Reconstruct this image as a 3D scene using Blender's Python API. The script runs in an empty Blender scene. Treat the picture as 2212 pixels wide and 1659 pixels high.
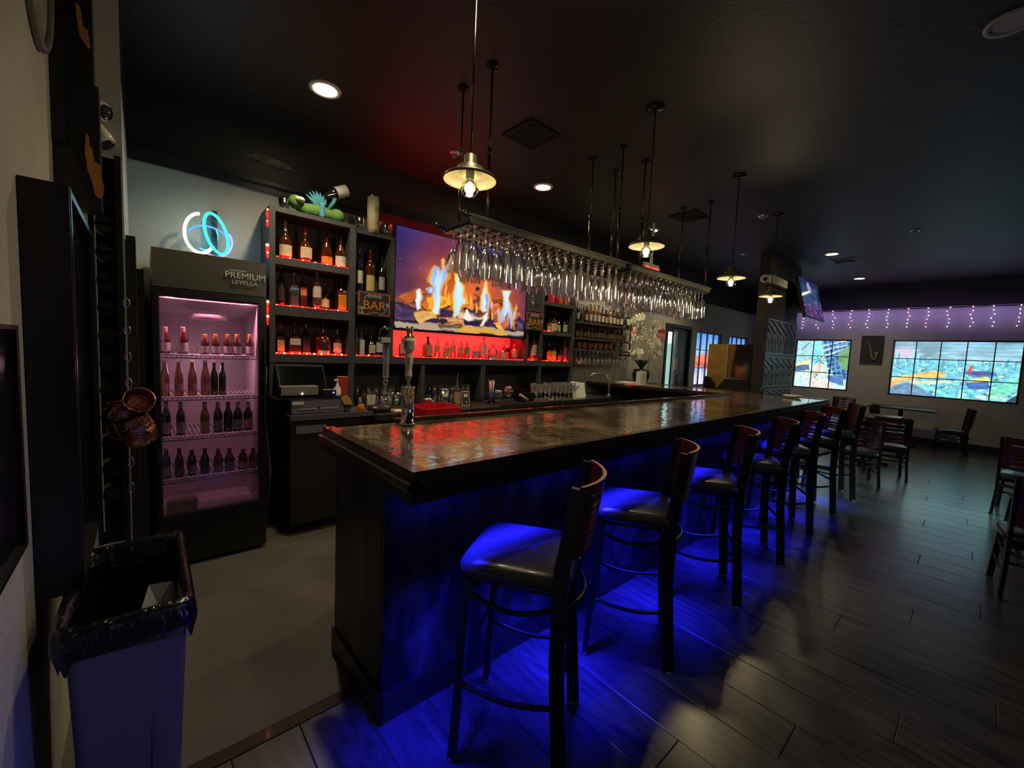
import bpy, math, random
import numpy as np
from mathutils import Vector, Matrix, noise as mnoise

random.seed(7)
S = bpy.context.scene
COL = S.collection
PI = math.pi

# ------------------------------------------------------------------ camera, world, lights, exposure
FPX, CX, CY = 900.0, 1106.0, 829.5
def _n(v): return v / np.linalg.norm(v)
_a = _n(np.array([(2126 - CX) / FPX, -(805 - CY) / FPX, -1.0]))
_b = _n(np.array([(308 - CX) / FPX, -(724 - CY) / FPX, -1.0]))
_s = _n(_a + _b); _d = _a - _b; _d = _n(_d - (_d @ _s) * _s)
_a = (_s + _d) / 2 ** .5; _b = (_s - _d) / 2 ** .5
ROT = np.array([_a, _b, np.cross(_a, _b)])
CAM = np.array([0.0, 0.0, 1.5])
cam_d = bpy.data.cameras.new('camera')
cam = bpy.data.objects.new('camera', cam_d); COL.objects.link(cam)
cam_d.sensor_width = 36.0; cam_d.lens = 36.0 * FPX / 2212.0
cam_d.clip_start = 0.02; cam_d.clip_end = 100
cam.matrix_world = Matrix([[*ROT[0], CAM[0]], [*ROT[1], CAM[1]], [*ROT[2], CAM[2]], [0, 0, 0, 1]])
S.camera = cam

W = bpy.data.worlds.new('night'); S.world = W; W.use_nodes = True
W.node_tree.nodes['Background'].inputs[0].default_value = (0.35, 0.45, 0.7, 1)
W.node_tree.nodes['Background'].inputs[1].default_value = 0.004
S.view_settings.view_transform = 'Standard'
S.view_settings.look = 'None'
S.view_settings.exposure = 0.0
S.view_settings.gamma = 1.0
S.view_settings.use_curve_mapping = False
cy = S.cycles
cy.use_denoising = True
cy.use_adaptive_sampling = True; cy.adaptive_threshold = .06; cy.adaptive_min_samples = 20
cy.max_bounces = 5; cy.diffuse_bounces = 2; cy.glossy_bounces = 3; cy.transmission_bounces = 4
cy.transparent_max_bounces = 12
cy.caustics_reflective = False; cy.caustics_refractive = False
cy.sample_clamp_indirect = 3.0

def light(name, kind, loc, power, color, size=.1, size_y=None, rot=None, spot=None, blend=.6):
    d = bpy.data.lights.new(name, kind); d.energy = power; d.color = color
    if kind == 'AREA':
        d.size = size
        if size_y is not None: d.shape = 'RECTANGLE'; d.size_y = size_y
    else:
        d.shadow_soft_size = size
    if kind == 'SPOT': d.spot_size = spot; d.spot_blend = blend
    o = bpy.data.objects.new(name, d); COL.objects.link(o); o.location = loc
    if rot: o.rotation_euler = rot
    return o
WARM = (1.0, .78, .42)
BLUE = (0.012, 0.012, 1.0)
RED = (1.0, .012, .01)
ZC, ZT, YB, XF, YR = 3.226, 2.736, 4.0, 11.8, -3.4
# recessed ceiling lamps, plus one added spot for the left wall
DOWN = [(.96, 3.13), (3.15, 3.2), (5.2, 3.15), (7.25, 3.15), (8.0, 1.71), (10.49, 1.76)]
for i, (x, y) in enumerate(DOWN):
    light('ceiling_spot', 'SPOT', (x, y, ZC - .03), (80, 70, 60, 45, 16, 45)[i], (1, .82, .5), .05, spot=2.3, blend=.8)
light('ceiling_spot', 'SPOT', (1.2, 1.6, ZC - .03), 22, (1, .82, .5), .05, spot=1.9, blend=1)  # no fixture here, added to brighten the near left wall
sp_ = light('ceiling_spot', 'SPOT', (3.231, .054, ZC - .03), 45, (1, .85, .6), .05, spot=.42, blend=1)
sp_.rotation_euler = (Vector((3.36, .45, 0)) - Vector((3.231, .054, ZC))).to_track_quat('-Z', 'Y').to_euler()
# blue LED strip under the bar overhang, then an added wall fill
bl = light('bar_led_glow', 'AREA', (3.42, 1.212, 1.0), 112, BLUE, 5.4, .012, rot=(math.radians(1), 0, 0)); bl.data.spread = math.radians(58)
light('bar_led_glow', 'AREA', (3.40, 1.43, 1.015), 3, BLUE, 5.3, .01, rot=(0, 0, 0))
bw = light('blue_wall_fill', 'AREA', (.9, .2, .5), 1.0, (.18, .16, 1), .2, .2)  # unseen source, added to throw blue low on the left wall
bw.rotation_euler = (Vector((-.24, .95, .42)) - Vector((.9, .2, .5))).to_track_quat('-Z', 'Y').to_euler(); bw.data.spread = math.radians(90)
# red LED strips in the shelves
light('red_led_glow', 'AREA', (2.62, 3.80, 1.664), 17, RED, 1.6, .02, rot=(math.radians(42), 0, 0))
light('red_led_glow', 'AREA', (2.3, 3.9, 2.66), 2.0, RED, 1.1, .02, rot=(math.radians(180), 0, 0))
for (x, z, w, p) in ((1.07, 1.415, .5, .5), (1.07, 1.795, .5, .28), (1.07, 2.165, .5, .28), (4.03, 1.415, .5, .4), (3.6, 1.415, .2, .3)):
    light('red_led_glow', 'AREA', (x, 3.72, z), p, RED, w, .02, rot=(math.radians(155), 0, 0))
# fridge interior lamp, then an added fill point
light('fridge_glow', 'AREA', (.335, 3.438, 1.768), 7.0, (1, .33, .5), .42, .014, rot=(0, 0, 0))
light('fridge_glow', 'POINT', (.335, 3.68, 1.30), .9, (1, .5, .68), .03)  # fill added mid cabinet for fan and bottles, no lamp there
# added spot off to the right, brightening the window reflection on the floor
dl = light('floor_patch_fill', 'SPOT', (6.6, -3.1, 2.2), 850, (.55, .88, 1), .3, spot=.6, blend=1.0)
dl.rotation_euler = (Vector((6.3, .0, 0)) - Vector((6.6, -3.1, 2.2))).to_track_quat('-Z', 'Y').to_euler()
light('room_fill', 'AREA', (2.5, -2.6, 2.9), 5, (.6, .65, 1), 2.5, 1.0, rot=(math.radians(40), 0, 0))
# colour wash on the far wall from the string lights
light('string_light_glow', 'AREA', (11.5, 1.3, 2.62), 4, (.45, .3, 1), .15, 3.6, rot=(0, math.radians(-90), math.radians(0)))
# neon glow and TV glow
light('neon_glow', 'POINT', (.36, 3.7, 2.2), 1.3, (.25, .75, 1), .12)

# ------------------------------------------------------------------ measuring helpers (image point -> point on a real plane)
def ray(px, py):
    return ROT @ np.array([(px - CX) / FPX, -(py - CY) / FPX, -1.0])
def at_z(px, py, z): r = ray(px, py); return CAM + (z - CAM[2]) / r[2] * r
def at_y(px, py, y): r = ray(px, py); return CAM + (y - CAM[1]) / r[1] * r
def at_x(px, py, x): r = ray(px, py); return CAM + (x - CAM[0]) / r[0] * r

# ------------------------------------------------------------------ mesh helpers
class MB:
    def __init__(s): s.v = []; s.f = []; s.m = []; s.s = []
    def add(s, vs, fs, m=0, smooth=False):
        o = len(s.v); s.v += [tuple(map(float, p)) for p in vs]
        for f in fs: s.f.append([i + o for i in f]); s.m.append(m); s.s.append(smooth)
        return s
    def box(s, x0, x1, y0, y1, z0, z1, m=0):
        vs = [(x0, y0, z0), (x1, y0, z0), (x1, y1, z0), (x0, y1, z0), (x0, y0, z1), (x1, y0, z1), (x1, y1, z1), (x0, y1, z1)]
        return s.add(vs, [(0, 3, 2, 1), (4, 5, 6, 7), (0, 1, 5, 4), (1, 2, 6, 5), (2, 3, 7, 6), (3, 0, 4, 7)], m)
    def obox(s, c, sz, R=None, m=0):
        R = R or Matrix.Identity(3); c = Vector(c)
        vs = [c + R @ Vector((sx * sz[0] / 2, sy * sz[1] / 2, sz_ * sz[2] / 2)) for sx, sy, sz_ in
              ((-1, -1, -1), (1, -1, -1), (1, 1, -1), (-1, 1, -1), (-1, -1, 1), (1, -1, 1), (1, 1, 1), (-1, 1, 1))]
        return s.add(vs, [(0, 3, 2, 1), (4, 5, 6, 7), (0, 1, 5, 4), (1, 2, 6, 5), (2, 3, 7, 6), (3, 0, 4, 7)], m)
    def bar(s, p, q, w, t, m=0, up=(0, 0, 1)):
        p, q = Vector(p), Vector(q); d = (q - p); L = d.length; d.normalize()
        u = Vector(up)
        if abs(d.dot(u)) > .98: u = Vector((0, 1, 0))
        a = d.cross(u).normalized(); b = a.cross(d)
        R = Matrix((a, d, b)).transposed()
        return s.obox((p + q) / 2, (w, L, t), R, m)
    def tube(s, pts, r, n=8, m=0, caps=True, closed=False, smooth=True):
        pts = [Vector(p) for p in pts]; N = len(pts); rs = r if isinstance(r, (list, tuple)) else [r] * N
        vs = []; prev = None
        for i, p in enumerate(pts):
            if closed: t = pts[(i + 1) % N] - pts[i - 1]
            else: t = pts[min(i + 1, N - 1)] - pts[max(i - 1, 0)]
            t = t.normalized() if t.length > 1e-9 else Vector((0, 0, 1))
            if prev is None:
                u = Vector((0, 0, 1)) if abs(t.z) < .9 else Vector((1, 0, 0))
                a = t.cross(u).normalized()
            else:
                a = (prev - t * prev.dot(t)).normalized()
            prev = a; b = t.cross(a)
            for k in range(n):
                an = 2 * PI * k / n
                vs.append(p + rs[i] * (math.cos(an) * a + math.sin(an) * b))
        fs = []
        for i in range(N if closed else N - 1):
            j = (i + 1) % N
            for k in range(n):
                k2 = (k + 1) % n
                fs.append((i * n + k, i * n + k2, j * n + k2, j * n + k))
        s.add(vs, fs, m, smooth)
        if caps and not closed:
            o = len(s.v) - len(vs)
            s.f.append([o + k for k in range(n)][::-1]); s.m.append(m); s.s.append(False)
            s.f.append([o + (N - 1) * n + k for k in range(n)]); s.m.append(m); s.s.append(False)
        return s
    def cyl(s, p, q, r, n=12, m=0, r2=None):
        return s.tube([p, q], [r, r if r2 is None else r2], n, m)
    def lathe(s, prof, n=16, c=(0, 0, 0), m=0, smooth=True, sx=1, sy=1, a0=0.0, arc=2 * PI):
        vs = []; full = arc > 6.28
        nn = n if full else n + 1
        for (r, z) in prof:
            for k in range(nn):
                a = a0 + arc * k / n
                vs.append((c[0] + r * math.cos(a) * sx, c[1] + r * math.sin(a) * sy, c[2] + z))
        fs = []
        for i in range(len(prof) - 1):
            for k in range(n):
                k2 = (k + 1) % nn
                fs.append((i * nn + k, i * nn + k2, (i + 1) * nn + k2, (i + 1) * nn + k))
        return s.add(vs, fs, m, smooth)
    def prism(s, poly, z0, z1, m=0, f=None):
        f = f or (lambda x, y, z: (x, y, z)); n = len(poly)
        vs = [f(x, y, z0) for x, y in poly] + [f(x, y, z1) for x, y in poly]
        fs = [tuple(range(n))[::-1], tuple(range(n, 2 * n))] + [(i, (i + 1) % n, n + (i + 1) % n, n + i) for i in range(n)]
        return s.add(vs, fs, m)
    def ball(s, c, r, n=12, m=0, sz=1):
        k = max(4, n // 2)
        return s.lathe([(max(1e-4, r * math.sin(PI * i / k)), -r * sz * math.cos(PI * i / k)) for i in range(k + 1)], n, c, m)
    def build(s, name, mats, parent=None, loc=(0, 0, 0), rotz=0.0, bevel=0, link=True):
        me = bpy.data.meshes.new(name); me.from_pydata(s.v, [], s.f)
        for mm in (mats if isinstance(mats, (list, tuple)) else [mats]): me.materials.append(mm)
        me.polygons.foreach_set('material_index', s.m)
        me.polygons.foreach_set('use_smooth', s.s)
        me.update()
        o = bpy.data.objects.new(name, me); COL.objects.link(o)
        o.location = loc
        if rotz: o.rotation_euler = (0, 0, rotz)
        if parent: o.parent = parent
        if bevel:
            b = o.modifiers.new('bevel', 'BEVEL'); b.width = bevel; b.segments = 2; b.limit_method = 'ANGLE'
        return o

def tag(o, label, cat, group=None, kind=None):
    o['label'] = label; o['category'] = cat
    if group: o['group'] = group
    if kind: o['kind'] = kind
    return o
def thing(name, label, cat, loc=(0, 0, 0), rotz=0, group=None):
    o = bpy.data.objects.new(name, None); COL.objects.link(o)
    o.empty_display_size = .05
    o.location = tuple(map(float, loc)); o.rotation_euler = (0, 0, rotz)
    return tag(o, label, cat, group)
def struct(o): o['kind'] = 'structure'; return o
def stuff(o): o['kind'] = 'stuff'; return o
def dup(root, loc, rotz=None, label=None, group=None, scale=None):
    r = root.copy(); COL.objects.link(r); r.location = tuple(map(float, loc))
    if rotz is not None: r.rotation_euler = (0, 0, rotz)
    if label: r['label'] = label
    if group: r['group'] = group
    if scale: r.scale = scale
    for ch in list(root.children):
        c = ch.copy(); COL.objects.link(c); c.parent = r
        for g in list(ch.children):
            d = g.copy(); COL.objects.link(d); d.parent = c
    return r
ORD = ['first', 'second', 'third', 'fourth', 'fifth', 'sixth', 'seventh', 'eighth', 'ninth', 'tenth', 'eleventh', 'twelfth', 'thirteenth', 'fourteenth', 'fifteenth', 'sixteenth']

# ------------------------------------------------------------------ materials
def mat(name, color, rough=.5, metal=0.0, emit=None, es=0.0, bump=0.0, bscale=60.0, var=0.0, vscale=8.0, coat=0.0, spec=.5, var2=None, stretch=(1, 1, 1)):
    m = bpy.data.materials.new(name); m.use_nodes = True; nt = m.node_tree; p = nt.nodes['Principled BSDF']
    p.inputs['Base Color'].default_value = (*color, 1); p.inputs['Roughness'].default_value = rough
    p.inputs['Metallic'].default_value = metal; p.inputs['Specular IOR Level'].default_value = spec
    if coat: p.inputs['Coat Weight'].default_value = coat; p.inputs['Coat Roughness'].default_value = .05
    if emit: p.inputs['Emission Color'].default_value = (*emit, 1); p.inputs['Emission Strength'].default_value = es
    if bump or var:
        tc = nt.nodes.new('ShaderNodeTexCoord'); mp = nt.nodes.new('ShaderNodeMapping')
        mp.inputs['Scale'].default_value = stretch
        nt.links.new(tc.outputs['Object'], mp.inputs[0])
    if bump:
        n = nt.nodes.new('ShaderNodeTexNoise'); n.inputs['Scale'].default_value = bscale; n.inputs['Detail'].default_value = 4
        b = nt.nodes.new('ShaderNodeBump'); b.inputs['Strength'].default_value = bump; b.inputs['Distance'].default_value = .01
        nt.links.new(mp.outputs[0], n.inputs['Vector']); nt.links.new(n.outputs[0], b.inputs['Height']); nt.links.new(b.outputs[0], p.inputs['Normal'])
    if var:
        n = nt.nodes.new('ShaderNodeTexNoise'); n.inputs['Scale'].default_value = vscale; n.inputs['Detail'].default_value = 6
        n.inputs['Roughness'].default_value = .6
        r = nt.nodes.new('ShaderNodeValToRGB'); r.color_ramp.elements[0].position = .32; r.color_ramp.elements[1].position = .68
        c2 = var2 or tuple(c * (1 - var) for c in color)
        r.color_ramp.elements[0].color = (*c2, 1); r.color_ramp.elements[1].color = (*color, 1)
        nt.links.new(mp.outputs[0], n.inputs['Vector']); nt.links.new(n.outputs[0], r.inputs[0]); nt.links.new(r.outputs[0], p.inputs['Base Color'])
    return m
def emat(name, color, st):
    m = bpy.data.materials.new(name); m.use_nodes = True; nt = m.node_tree; nt.nodes.clear()
    e = nt.nodes.new('ShaderNodeEmission'); e.inputs[0].default_value = (*color, 1); e.inputs[1].default_value = st
    o = nt.nodes.new('ShaderNodeOutputMaterial'); nt.links.new(e.outputs[0], o.inputs[0]); return m
def glass(name, tint=(1, 1, 1), base=.08, rough=.03, body=None, bodyw=0.0, ior=1.5, gcol=(1, 1, 1)):
    m = bpy.data.materials.new(name); m.use_nodes = True; nt = m.node_tree; nt.nodes.clear()
    t = nt.nodes.new('ShaderNodeBsdfTransparent'); t.inputs[0].default_value = (*tint, 1)
    g = nt.nodes.new('ShaderNodeBsdfGlossy'); g.inputs['Roughness'].default_value = rough; g.inputs[0].default_value = (*gcol, 1)
    fr = nt.nodes.new('ShaderNodeLayerWeight'); fr.inputs[0].default_value = .35
    mr = nt.nodes.new('ShaderNodeMapRange'); mr.inputs[3].default_value = base; mr.inputs[4].default_value = .9
    nt.links.new(fr.outputs['Fresnel'], mr.inputs[0])
    src = t
    if body:
        d = nt.nodes.new('ShaderNodeBsdfDiffuse'); d.inputs[0].default_value = (*body, 1)
        mx0 = nt.nodes.new('ShaderNodeMixShader'); mx0.inputs[0].default_value = bodyw
        nt.links.new(t.outputs[0], mx0.inputs[1]); nt.links.new(d.outputs[0], mx0.inputs[2]); src = mx0
    mx = nt.nodes.new('ShaderNodeMixShader'); o = nt.nodes.new('ShaderNodeOutputMaterial')
    nt.links.new(mr.outputs[0], mx.inputs[0]); nt.links.new(src.outputs[0], mx.inputs[1]); nt.links.new(g.outputs[0], mx.inputs[2])
    nt.links.new(mx.outputs[0], o.inputs[0]); return m
def attr_mat(name, es, rough=.15, base=0.0, gloss=.3):
    """flat print / screen whose picture is a colour attribute of its own mesh"""
    m = bpy.data.materials.new(name); m.use_nodes = True; nt = m.node_tree; p = nt.nodes['Principled BSDF']
    a = nt.nodes.new('ShaderNodeAttribute'); a.attribute_name = 'picture'
    p.inputs['Roughness'].default_value = rough; p.inputs['Specular IOR Level'].default_value = gloss
    if es:
        p.inputs['Base Color'].default_value = (base, base, base, 1)
        nt.links.new(a.outputs[0], p.inputs['Emission Color']); p.inputs['Emission Strength'].default_value = es
    else:
        nt.links.new(a.outputs[0], p.inputs['Base Color'])
    return m

M = {}
M['wall'] = mat('grey wall plaster', (.50, .49, .46), .85, bump=.25, bscale=90, var=.1, vscale=5)
M['black_wall'] = mat('black painted wall', (.018, .018, .02), .45, bump=.15, bscale=60)
M['ceiling'] = mat('black painted ceiling', (.022, .021, .023), .5, bump=.3, bscale=40, var=.25, vscale=2.5)
M['trim'] = mat('black gloss trim', (.03, .03, .035), .25)
M['black'] = mat('black lacquer', (.012, .012, .014), .35)
M['matte'] = mat('matte black', (.012, .012, .014), .75)
M['hutch'] = mat('charcoal painted timber', (.062, .065, .072), .55, bump=.1, bscale=30, var=.25, vscale=12)
M['metal_black'] = mat('black powder coated metal', (.008, .008, .010), .32)
M['steel'] = mat('brushed steel', (.55, .56, .58), .28, 1.0, bump=.05, bscale=200)
M['chrome'] = mat('chrome', (.85, .85, .88), .07, 1.0)
M['gold'] = mat('polished gold metal', (.9, .68, .3), .15, 1.0)
M['copper'] = mat('hammered copper', (.9, .42, .24), .16, 1.0, bump=.8, bscale=55)
M['vinyl'] = mat('black vinyl', (.03, .027, .027), .34, bump=.05, bscale=150, coat=.2)
M['wood_red'] = mat('mahogany stained plywood', (.075, .013, .009), .3, var=.5, vscale=9, stretch=(1, 1, 6), coat=.3)
M['wood_edge'] = mat('tan plywood edge', (.55, .27, .17), .5)
M['white'] = mat('white plastic', (.75, .75, .73), .4)
M['cream'] = mat('cream paper', (.78, .7, .5), .7)
M['paper'] = mat('white paper', (.8, .78, .72), .8)
M['gray_plastic'] = mat('grey plastic', (.28, .27, .29), .45)
M['red_plastic'] = mat('red plastic', (.75, .02, .03), .35)
M['rubber'] = mat('grey rubber', (.2, .2, .2), .7)
M['counter'] = mat('dark grey counter laminate', (.05, .045, .042), .32, var=.3, vscale=30)
M['led_red'] = emat('red led', (1, .02, .012), 2.6)
M['led_redhot'] = emat('bright red led', (1, .22, .12), 7.0)
M['led_blue'] = emat('blue led', (.08, .1, 1), 10.0)
M['led_white'] = emat('cool white led', (.9, .8, 1), 7.0)
M['led_pink'] = emat('pink led', (1, .3, .4), 5.0)
M['bulb_core'] = emat('glowing filament', (1, .80, .42), 55.0)
M['bulb_glass'] = glass('bulb glass', (1, .96, .8), .12, .08)
M['down'] = emat('downlight lens', (1, .86, .52), 22.0)
M['clear'] = glass('clear glass', (.97, .97, .97), .10, .04)
M['stem'] = glass('hanging glass', (.95, .94, .95), .22, .10, body=(.95, .9, .88), bodyw=.13)
M['pane'] = glass('door glass', (.93, .93, .95), .035, .01)
M['amber'] = glass('amber spirit in glass', (.26, .06, .02), .10, .05, body=(.13, .025, .007), bodyw=.5)
M['dark_glass'] = glass('dark bottle glass', (.05, .05, .05), .10, .06, body=(.012, .012, .014), bodyw=.9)
M['green_glass'] = glass('green bottle glass', (.12, .3, .1), .10, .05, body=(.02, .06, .02), bodyw=.7)
M['clear_spirit'] = glass('clear spirit in glass', (.85, .87, .9), .14, .05, body=(.5, .5, .55), bodyw=.12)
M['teal_glass'] = glass('teal bottle glass', (.4, .75, .75), .1, .05, body=(.25, .5, .52), bodyw=.5)
M['pink_glass'] = glass('pink spirit in glass', (.95, .4, .4), .1, .05, body=(.8, .25, .25), bodyw=.4)
M['blue_glass'] = glass('blue bottle glass', (.1, .15, .5), .1, .05, body=(.03, .05, .25), bodyw=.6)
M['red_glass'] = glass('red drink in glass', (.6, .08, .06), .1, .05, body=(.35, .03, .03), bodyw=.6)
M['beer'] = glass('golden beer in glass', (.7, .35, .12), .1, .05, body=(.45, .18, .05), bodyw=.5)
for k, c in dict(l_cream=(.75, .66, .42), l_white=(.72, .7, .66), l_orange=(.9, .3, .03), l_pink=(.8, .4, .35), l_black=(.03, .03, .03), l_yellow=(.75, .5, .06), l_tan=(.65, .42, .22),
                 l_red=(.5, .04, .03), l_blue=(.12, .2, .5), l_green=(.1, .3, .12), l_gold=(.7, .5, .2), l_teal=(.3, .55, .5), l_grey=(.4, .42, .45)).items():
    M[k] = mat('paper ' + k[2:], c, .6, var=.35, vscale=70, var2=tuple(x * .55 for x in c))
M['bar_face'] = mat('cloudy slate laminate', (.13, .13, .145), .42, var=.8, vscale=5.5, var2=(.007, .007, .011), bump=.08, bscale=30, stretch=(1, 1, .38))
_rp = [n for n in M['bar_face'].node_tree.nodes if n.type == 'VALTORGB'][0].color_ramp.elements; _rp[0].position = .46; _rp[1].position = .78
def bar_top_mat():
    m = mat('marbled epoxy resin', (.3, .24, .17), .10, coat=.6)
    nt = m.node_tree; p = nt.nodes['Principled BSDF']
    tc = nt.nodes.new('ShaderNodeTexCoord'); n = nt.nodes.new('ShaderNodeTexNoise'); n.inputs['Scale'].default_value = 3.5; n.inputs['Detail'].default_value = 7; n.inputs['Distortion'].default_value = 1.2
    r = nt.nodes.new('ShaderNodeValToRGB'); e = r.color_ramp.elements
    e[0].position = .3; e[0].color = (.03, .027, .024, 1); e[1].position = .75; e[1].color = (.46, .36, .25, 1)
    x = e.new(.52); x.color = (.17, .125, .085, 1)
    nt.links.new(tc.outputs['Object'], n.inputs['Vector']); nt.links.new(n.outputs[0], r.inputs[0]); nt.links.new(r.outputs[0], p.inputs['Base Color'])
    n2 = nt.nodes.new('ShaderNodeTexNoise'); n2.inputs['Scale'].default_value = 14; n2.inputs['Detail'].default_value = 3
    b = nt.nodes.new('ShaderNodeBump'); b.inputs['Strength'].default_value = .22; b.inputs['Distance'].default_value = .012
    nt.links.new(tc.outputs['Object'], n2.inputs['Vector']); nt.links.new(n2.outputs[0], b.inputs['Height']); nt.links.new(b.outputs[0], p.inputs['Normal']); nt.links.new(b.outputs[0], p.inputs['Coat Normal'])
    return m
M['bar_top'] = bar_top_mat()
M['bar_rim'] = mat('dark walnut moulding', (.055, .032, .022), .25, coat=.4, var=.5, vscale=14)
def plank_mat():
    m = mat('grey brown vinyl plank', (.16, .15, .14), .34, coat=.9)
    m.node_tree.nodes['Principled BSDF'].inputs['Coat Roughness'].default_value = .24
    nt = m.node_tree; p = nt.nodes['Principled BSDF']
    oi = nt.nodes.new('ShaderNodeObjectInfo'); tc = nt.nodes.new('ShaderNodeTexCoord'); mp = nt.nodes.new('ShaderNodeMapping'); mp.inputs['Scale'].default_value = (14, 1.6, 1)
    add = nt.nodes.new('ShaderNodeVectorMath'); add.operation = 'ADD'
    nt.links.new(tc.outputs['Object'], add.inputs[0]); nt.links.new(oi.outputs['Location'], add.inputs[1]); nt.links.new(add.outputs[0], mp.inputs[0])
    n = nt.nodes.new('ShaderNodeTexNoise'); n.inputs['Scale'].default_value = 2.2; n.inputs['Detail'].default_value = 6
    nt.links.new(mp.outputs[0], n.inputs['Vector'])
    r = nt.nodes.new('ShaderNodeValToRGB'); r.color_ramp.elements[0].position = .3; r.color_ramp.elements[1].position = .7
    r.color_ramp.elements[0].color = (.032, .029, .028, 1); r.color_ramp.elements[1].color = (.112, .103, .10, 1)
    hs = nt.nodes.new('ShaderNodeHueSaturation'); mr = nt.nodes.new('ShaderNodeMapRange'); mr.inputs[3].default_value = .75; mr.inputs[4].default_value = 1.15
    nt.links.new(oi.outputs['Random'], mr.inputs[0]); nt.links.new(mr.outputs[0], hs.inputs['Value'])
    nt.links.new(n.outputs[0], r.inputs[0]); nt.links.new(r.outputs[0], hs.inputs['Color']); nt.links.new(hs.outputs[0], p.inputs['Base Color'])
    b = nt.nodes.new('ShaderNodeBump'); b.inputs['Strength'].default_value = .25; b.inputs['Distance'].default_value = .004
    nt.links.new(n.outputs[0], b.inputs['Height']); nt.links.new(b.outputs[0], p.inputs['Normal'])
    return m
M['plank'] = plank_mat()
M['concrete'] = mat('worn grey floor sheet', (.13, .115, .105), .65, var=.35, vscale=3, bump=.1, bscale=25)
M['rodm'] = mat('dark bronze rod', (.07, .06, .05), .28, .8)
M['shade'] = mat('aged brass enamel shade', (.26, .24, .17), .42, .5)
M['grout'] = mat('dark sub floor', (.02, .02, .02), .8)

# ------------------------------------------------------------------ picture painting on a numpy canvas
class Canvas:
    def __init__(s, w, h, c=(0, 0, 0)):
        s.w, s.h = w, h; s.a = np.zeros((h, w, 3)); s.a[:] = c
        s.X, s.Y = np.meshgrid((np.arange(w) + .5) / w, (np.arange(h) + .5) / h)
        s.X0, s.Y0 = s.X, s.Y
    def warp(s, amp, sc, seed):
        rng = np.random.RandomState(seed); out = []
        for q in range(2):
            n = np.zeros((s.h, s.w))
            for o in range(3):
                g = int(sc * 2 ** o); r = rng.rand(g + 2, g + 2); xi = s.X0 * g; yi = s.Y0 * g; x0 = xi.astype(int); yy = yi.astype(int)
                fx = xi - x0; fy = yi - yy; fx = fx * fx * (3 - 2 * fx); fy = fy * fy * (3 - 2 * fy)
                n += ((r[yy, x0] * (1 - fx) + r[yy, x0 + 1] * fx) * (1 - fy) + (r[yy + 1, x0] * (1 - fx) + r[yy + 1, x0 + 1] * fx) * fy - .5) / 1.7 ** o
            out.append(n * amp)
        s.X = s.X0 + out[0]; s.Y = s.Y0 + out[1] * 1.3
    def streak(s, pts, c1, c2, n, seed=0):
        # wood grain: thin lines between the first and third corner pairs
        rng = random.Random(seed); a, b, cc, d = [np.array(p) for p in (pts[0], pts[1], pts[2], pts[-1])]
        for i in range(n):
            t = rng.random(); w = .006 + rng.random() * .008; u0, u1 = sorted((rng.random(), rng.random()))
            p = a + (d - a) * t; q = b + (cc - b) * t; p1 = p + (q - p) * u0; q1 = p + (q - p) * u1
            s.poly([tuple(p1), tuple(q1), (q1[0], q1[1] + w), (p1[0], p1[1] + w)], c1 if rng.random() < .5 else c2, .55)
    def poly(s, pts, c, alpha=1.0, c2=None):
        ins = np.zeros((s.h, s.w), bool); n = len(pts)
        for i in range(n):
            x1, y1 = pts[i]; x2, y2 = pts[(i + 1) % n]
            if y1 == y2: continue
            cond = ((y1 > s.Y) != (y2 > s.Y)) & (s.X < (x2 - x1) * (s.Y - y1) / (y2 - y1) + x1)
            ins ^= cond
        col = np.array(c, float)
        if c2 is not None:
            ys = [p[1] for p in pts]; t = ((s.Y - min(ys)) / (max(ys) - min(ys)))[..., None]
            colf = col * (1 - t) + np.array(c2) * t
            s.a[ins] = s.a[ins] * (1 - alpha) + colf[ins] * alpha
        else: s.a[ins] = s.a[ins] * (1 - alpha) + col * alpha
    def glow(s, x, y, rx, ry, c, k=1.0):
        d = ((s.X - x) / rx) ** 2 + ((s.Y - y) / ry) ** 2
        t = (np.exp(-d) * k)[..., None]; s.a = s.a * (1 - np.clip(t, 0, 1)) + np.array(c) * np.clip(t, 0, 1)
    def ell(s, x, y, rx, ry, c, alpha=1.0):
        ins = ((s.X - x) / rx) ** 2 + ((s.Y - y) / ry) ** 2 < 1
        s.a[ins] = s.a[ins] * (1 - alpha) + np.array(c) * alpha
    def noise(s, amp, sc, seed=0, y0=0, y1=1):
        rng = np.random.RandomState(seed); n = np.zeros((s.h, s.w))
        for o in range(3):
            g = max(2, int(sc * 2 ** o)); r = rng.rand(g + 1, g + 1)
            xi = s.X0 * g; yi = s.Y0 * g; x0 = xi.astype(int); yy = yi.astype(int); fx = xi - x0; fy = yi - yy
            n += ((r[yy, x0] * (1 - fx) + r[yy, x0 + 1] * fx) * (1 - fy) + (r[yy + 1, x0] * (1 - fx) + r[yy + 1, x0 + 1] * fx) * fy - .5) / 2 ** o
        msk = ((s.Y >= y0) & (s.Y <= y1))
        s.a = np.where(msk[..., None], s.a * (1 + amp * n[..., None]), s.a)
    def blur(s, k=1):
        for _ in range(k):
            p = np.pad(s.a, ((1, 1), (1, 1), (0, 0)), 'edge')
            s.a = (p[:-2, 1:-1] + p[2:, 1:-1] + p[1:-1, :-2] + p[1:-1, 2:] + 4 * p[1:-1, 1:-1]) / 8
def srgb(r, g, b):
    f = lambda c: (c / 12.92 if c <= .04045 else ((c + .055) / 1.055) ** 2.4)
    return (f(r / 255), f(g / 255), f(b / 255))
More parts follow.
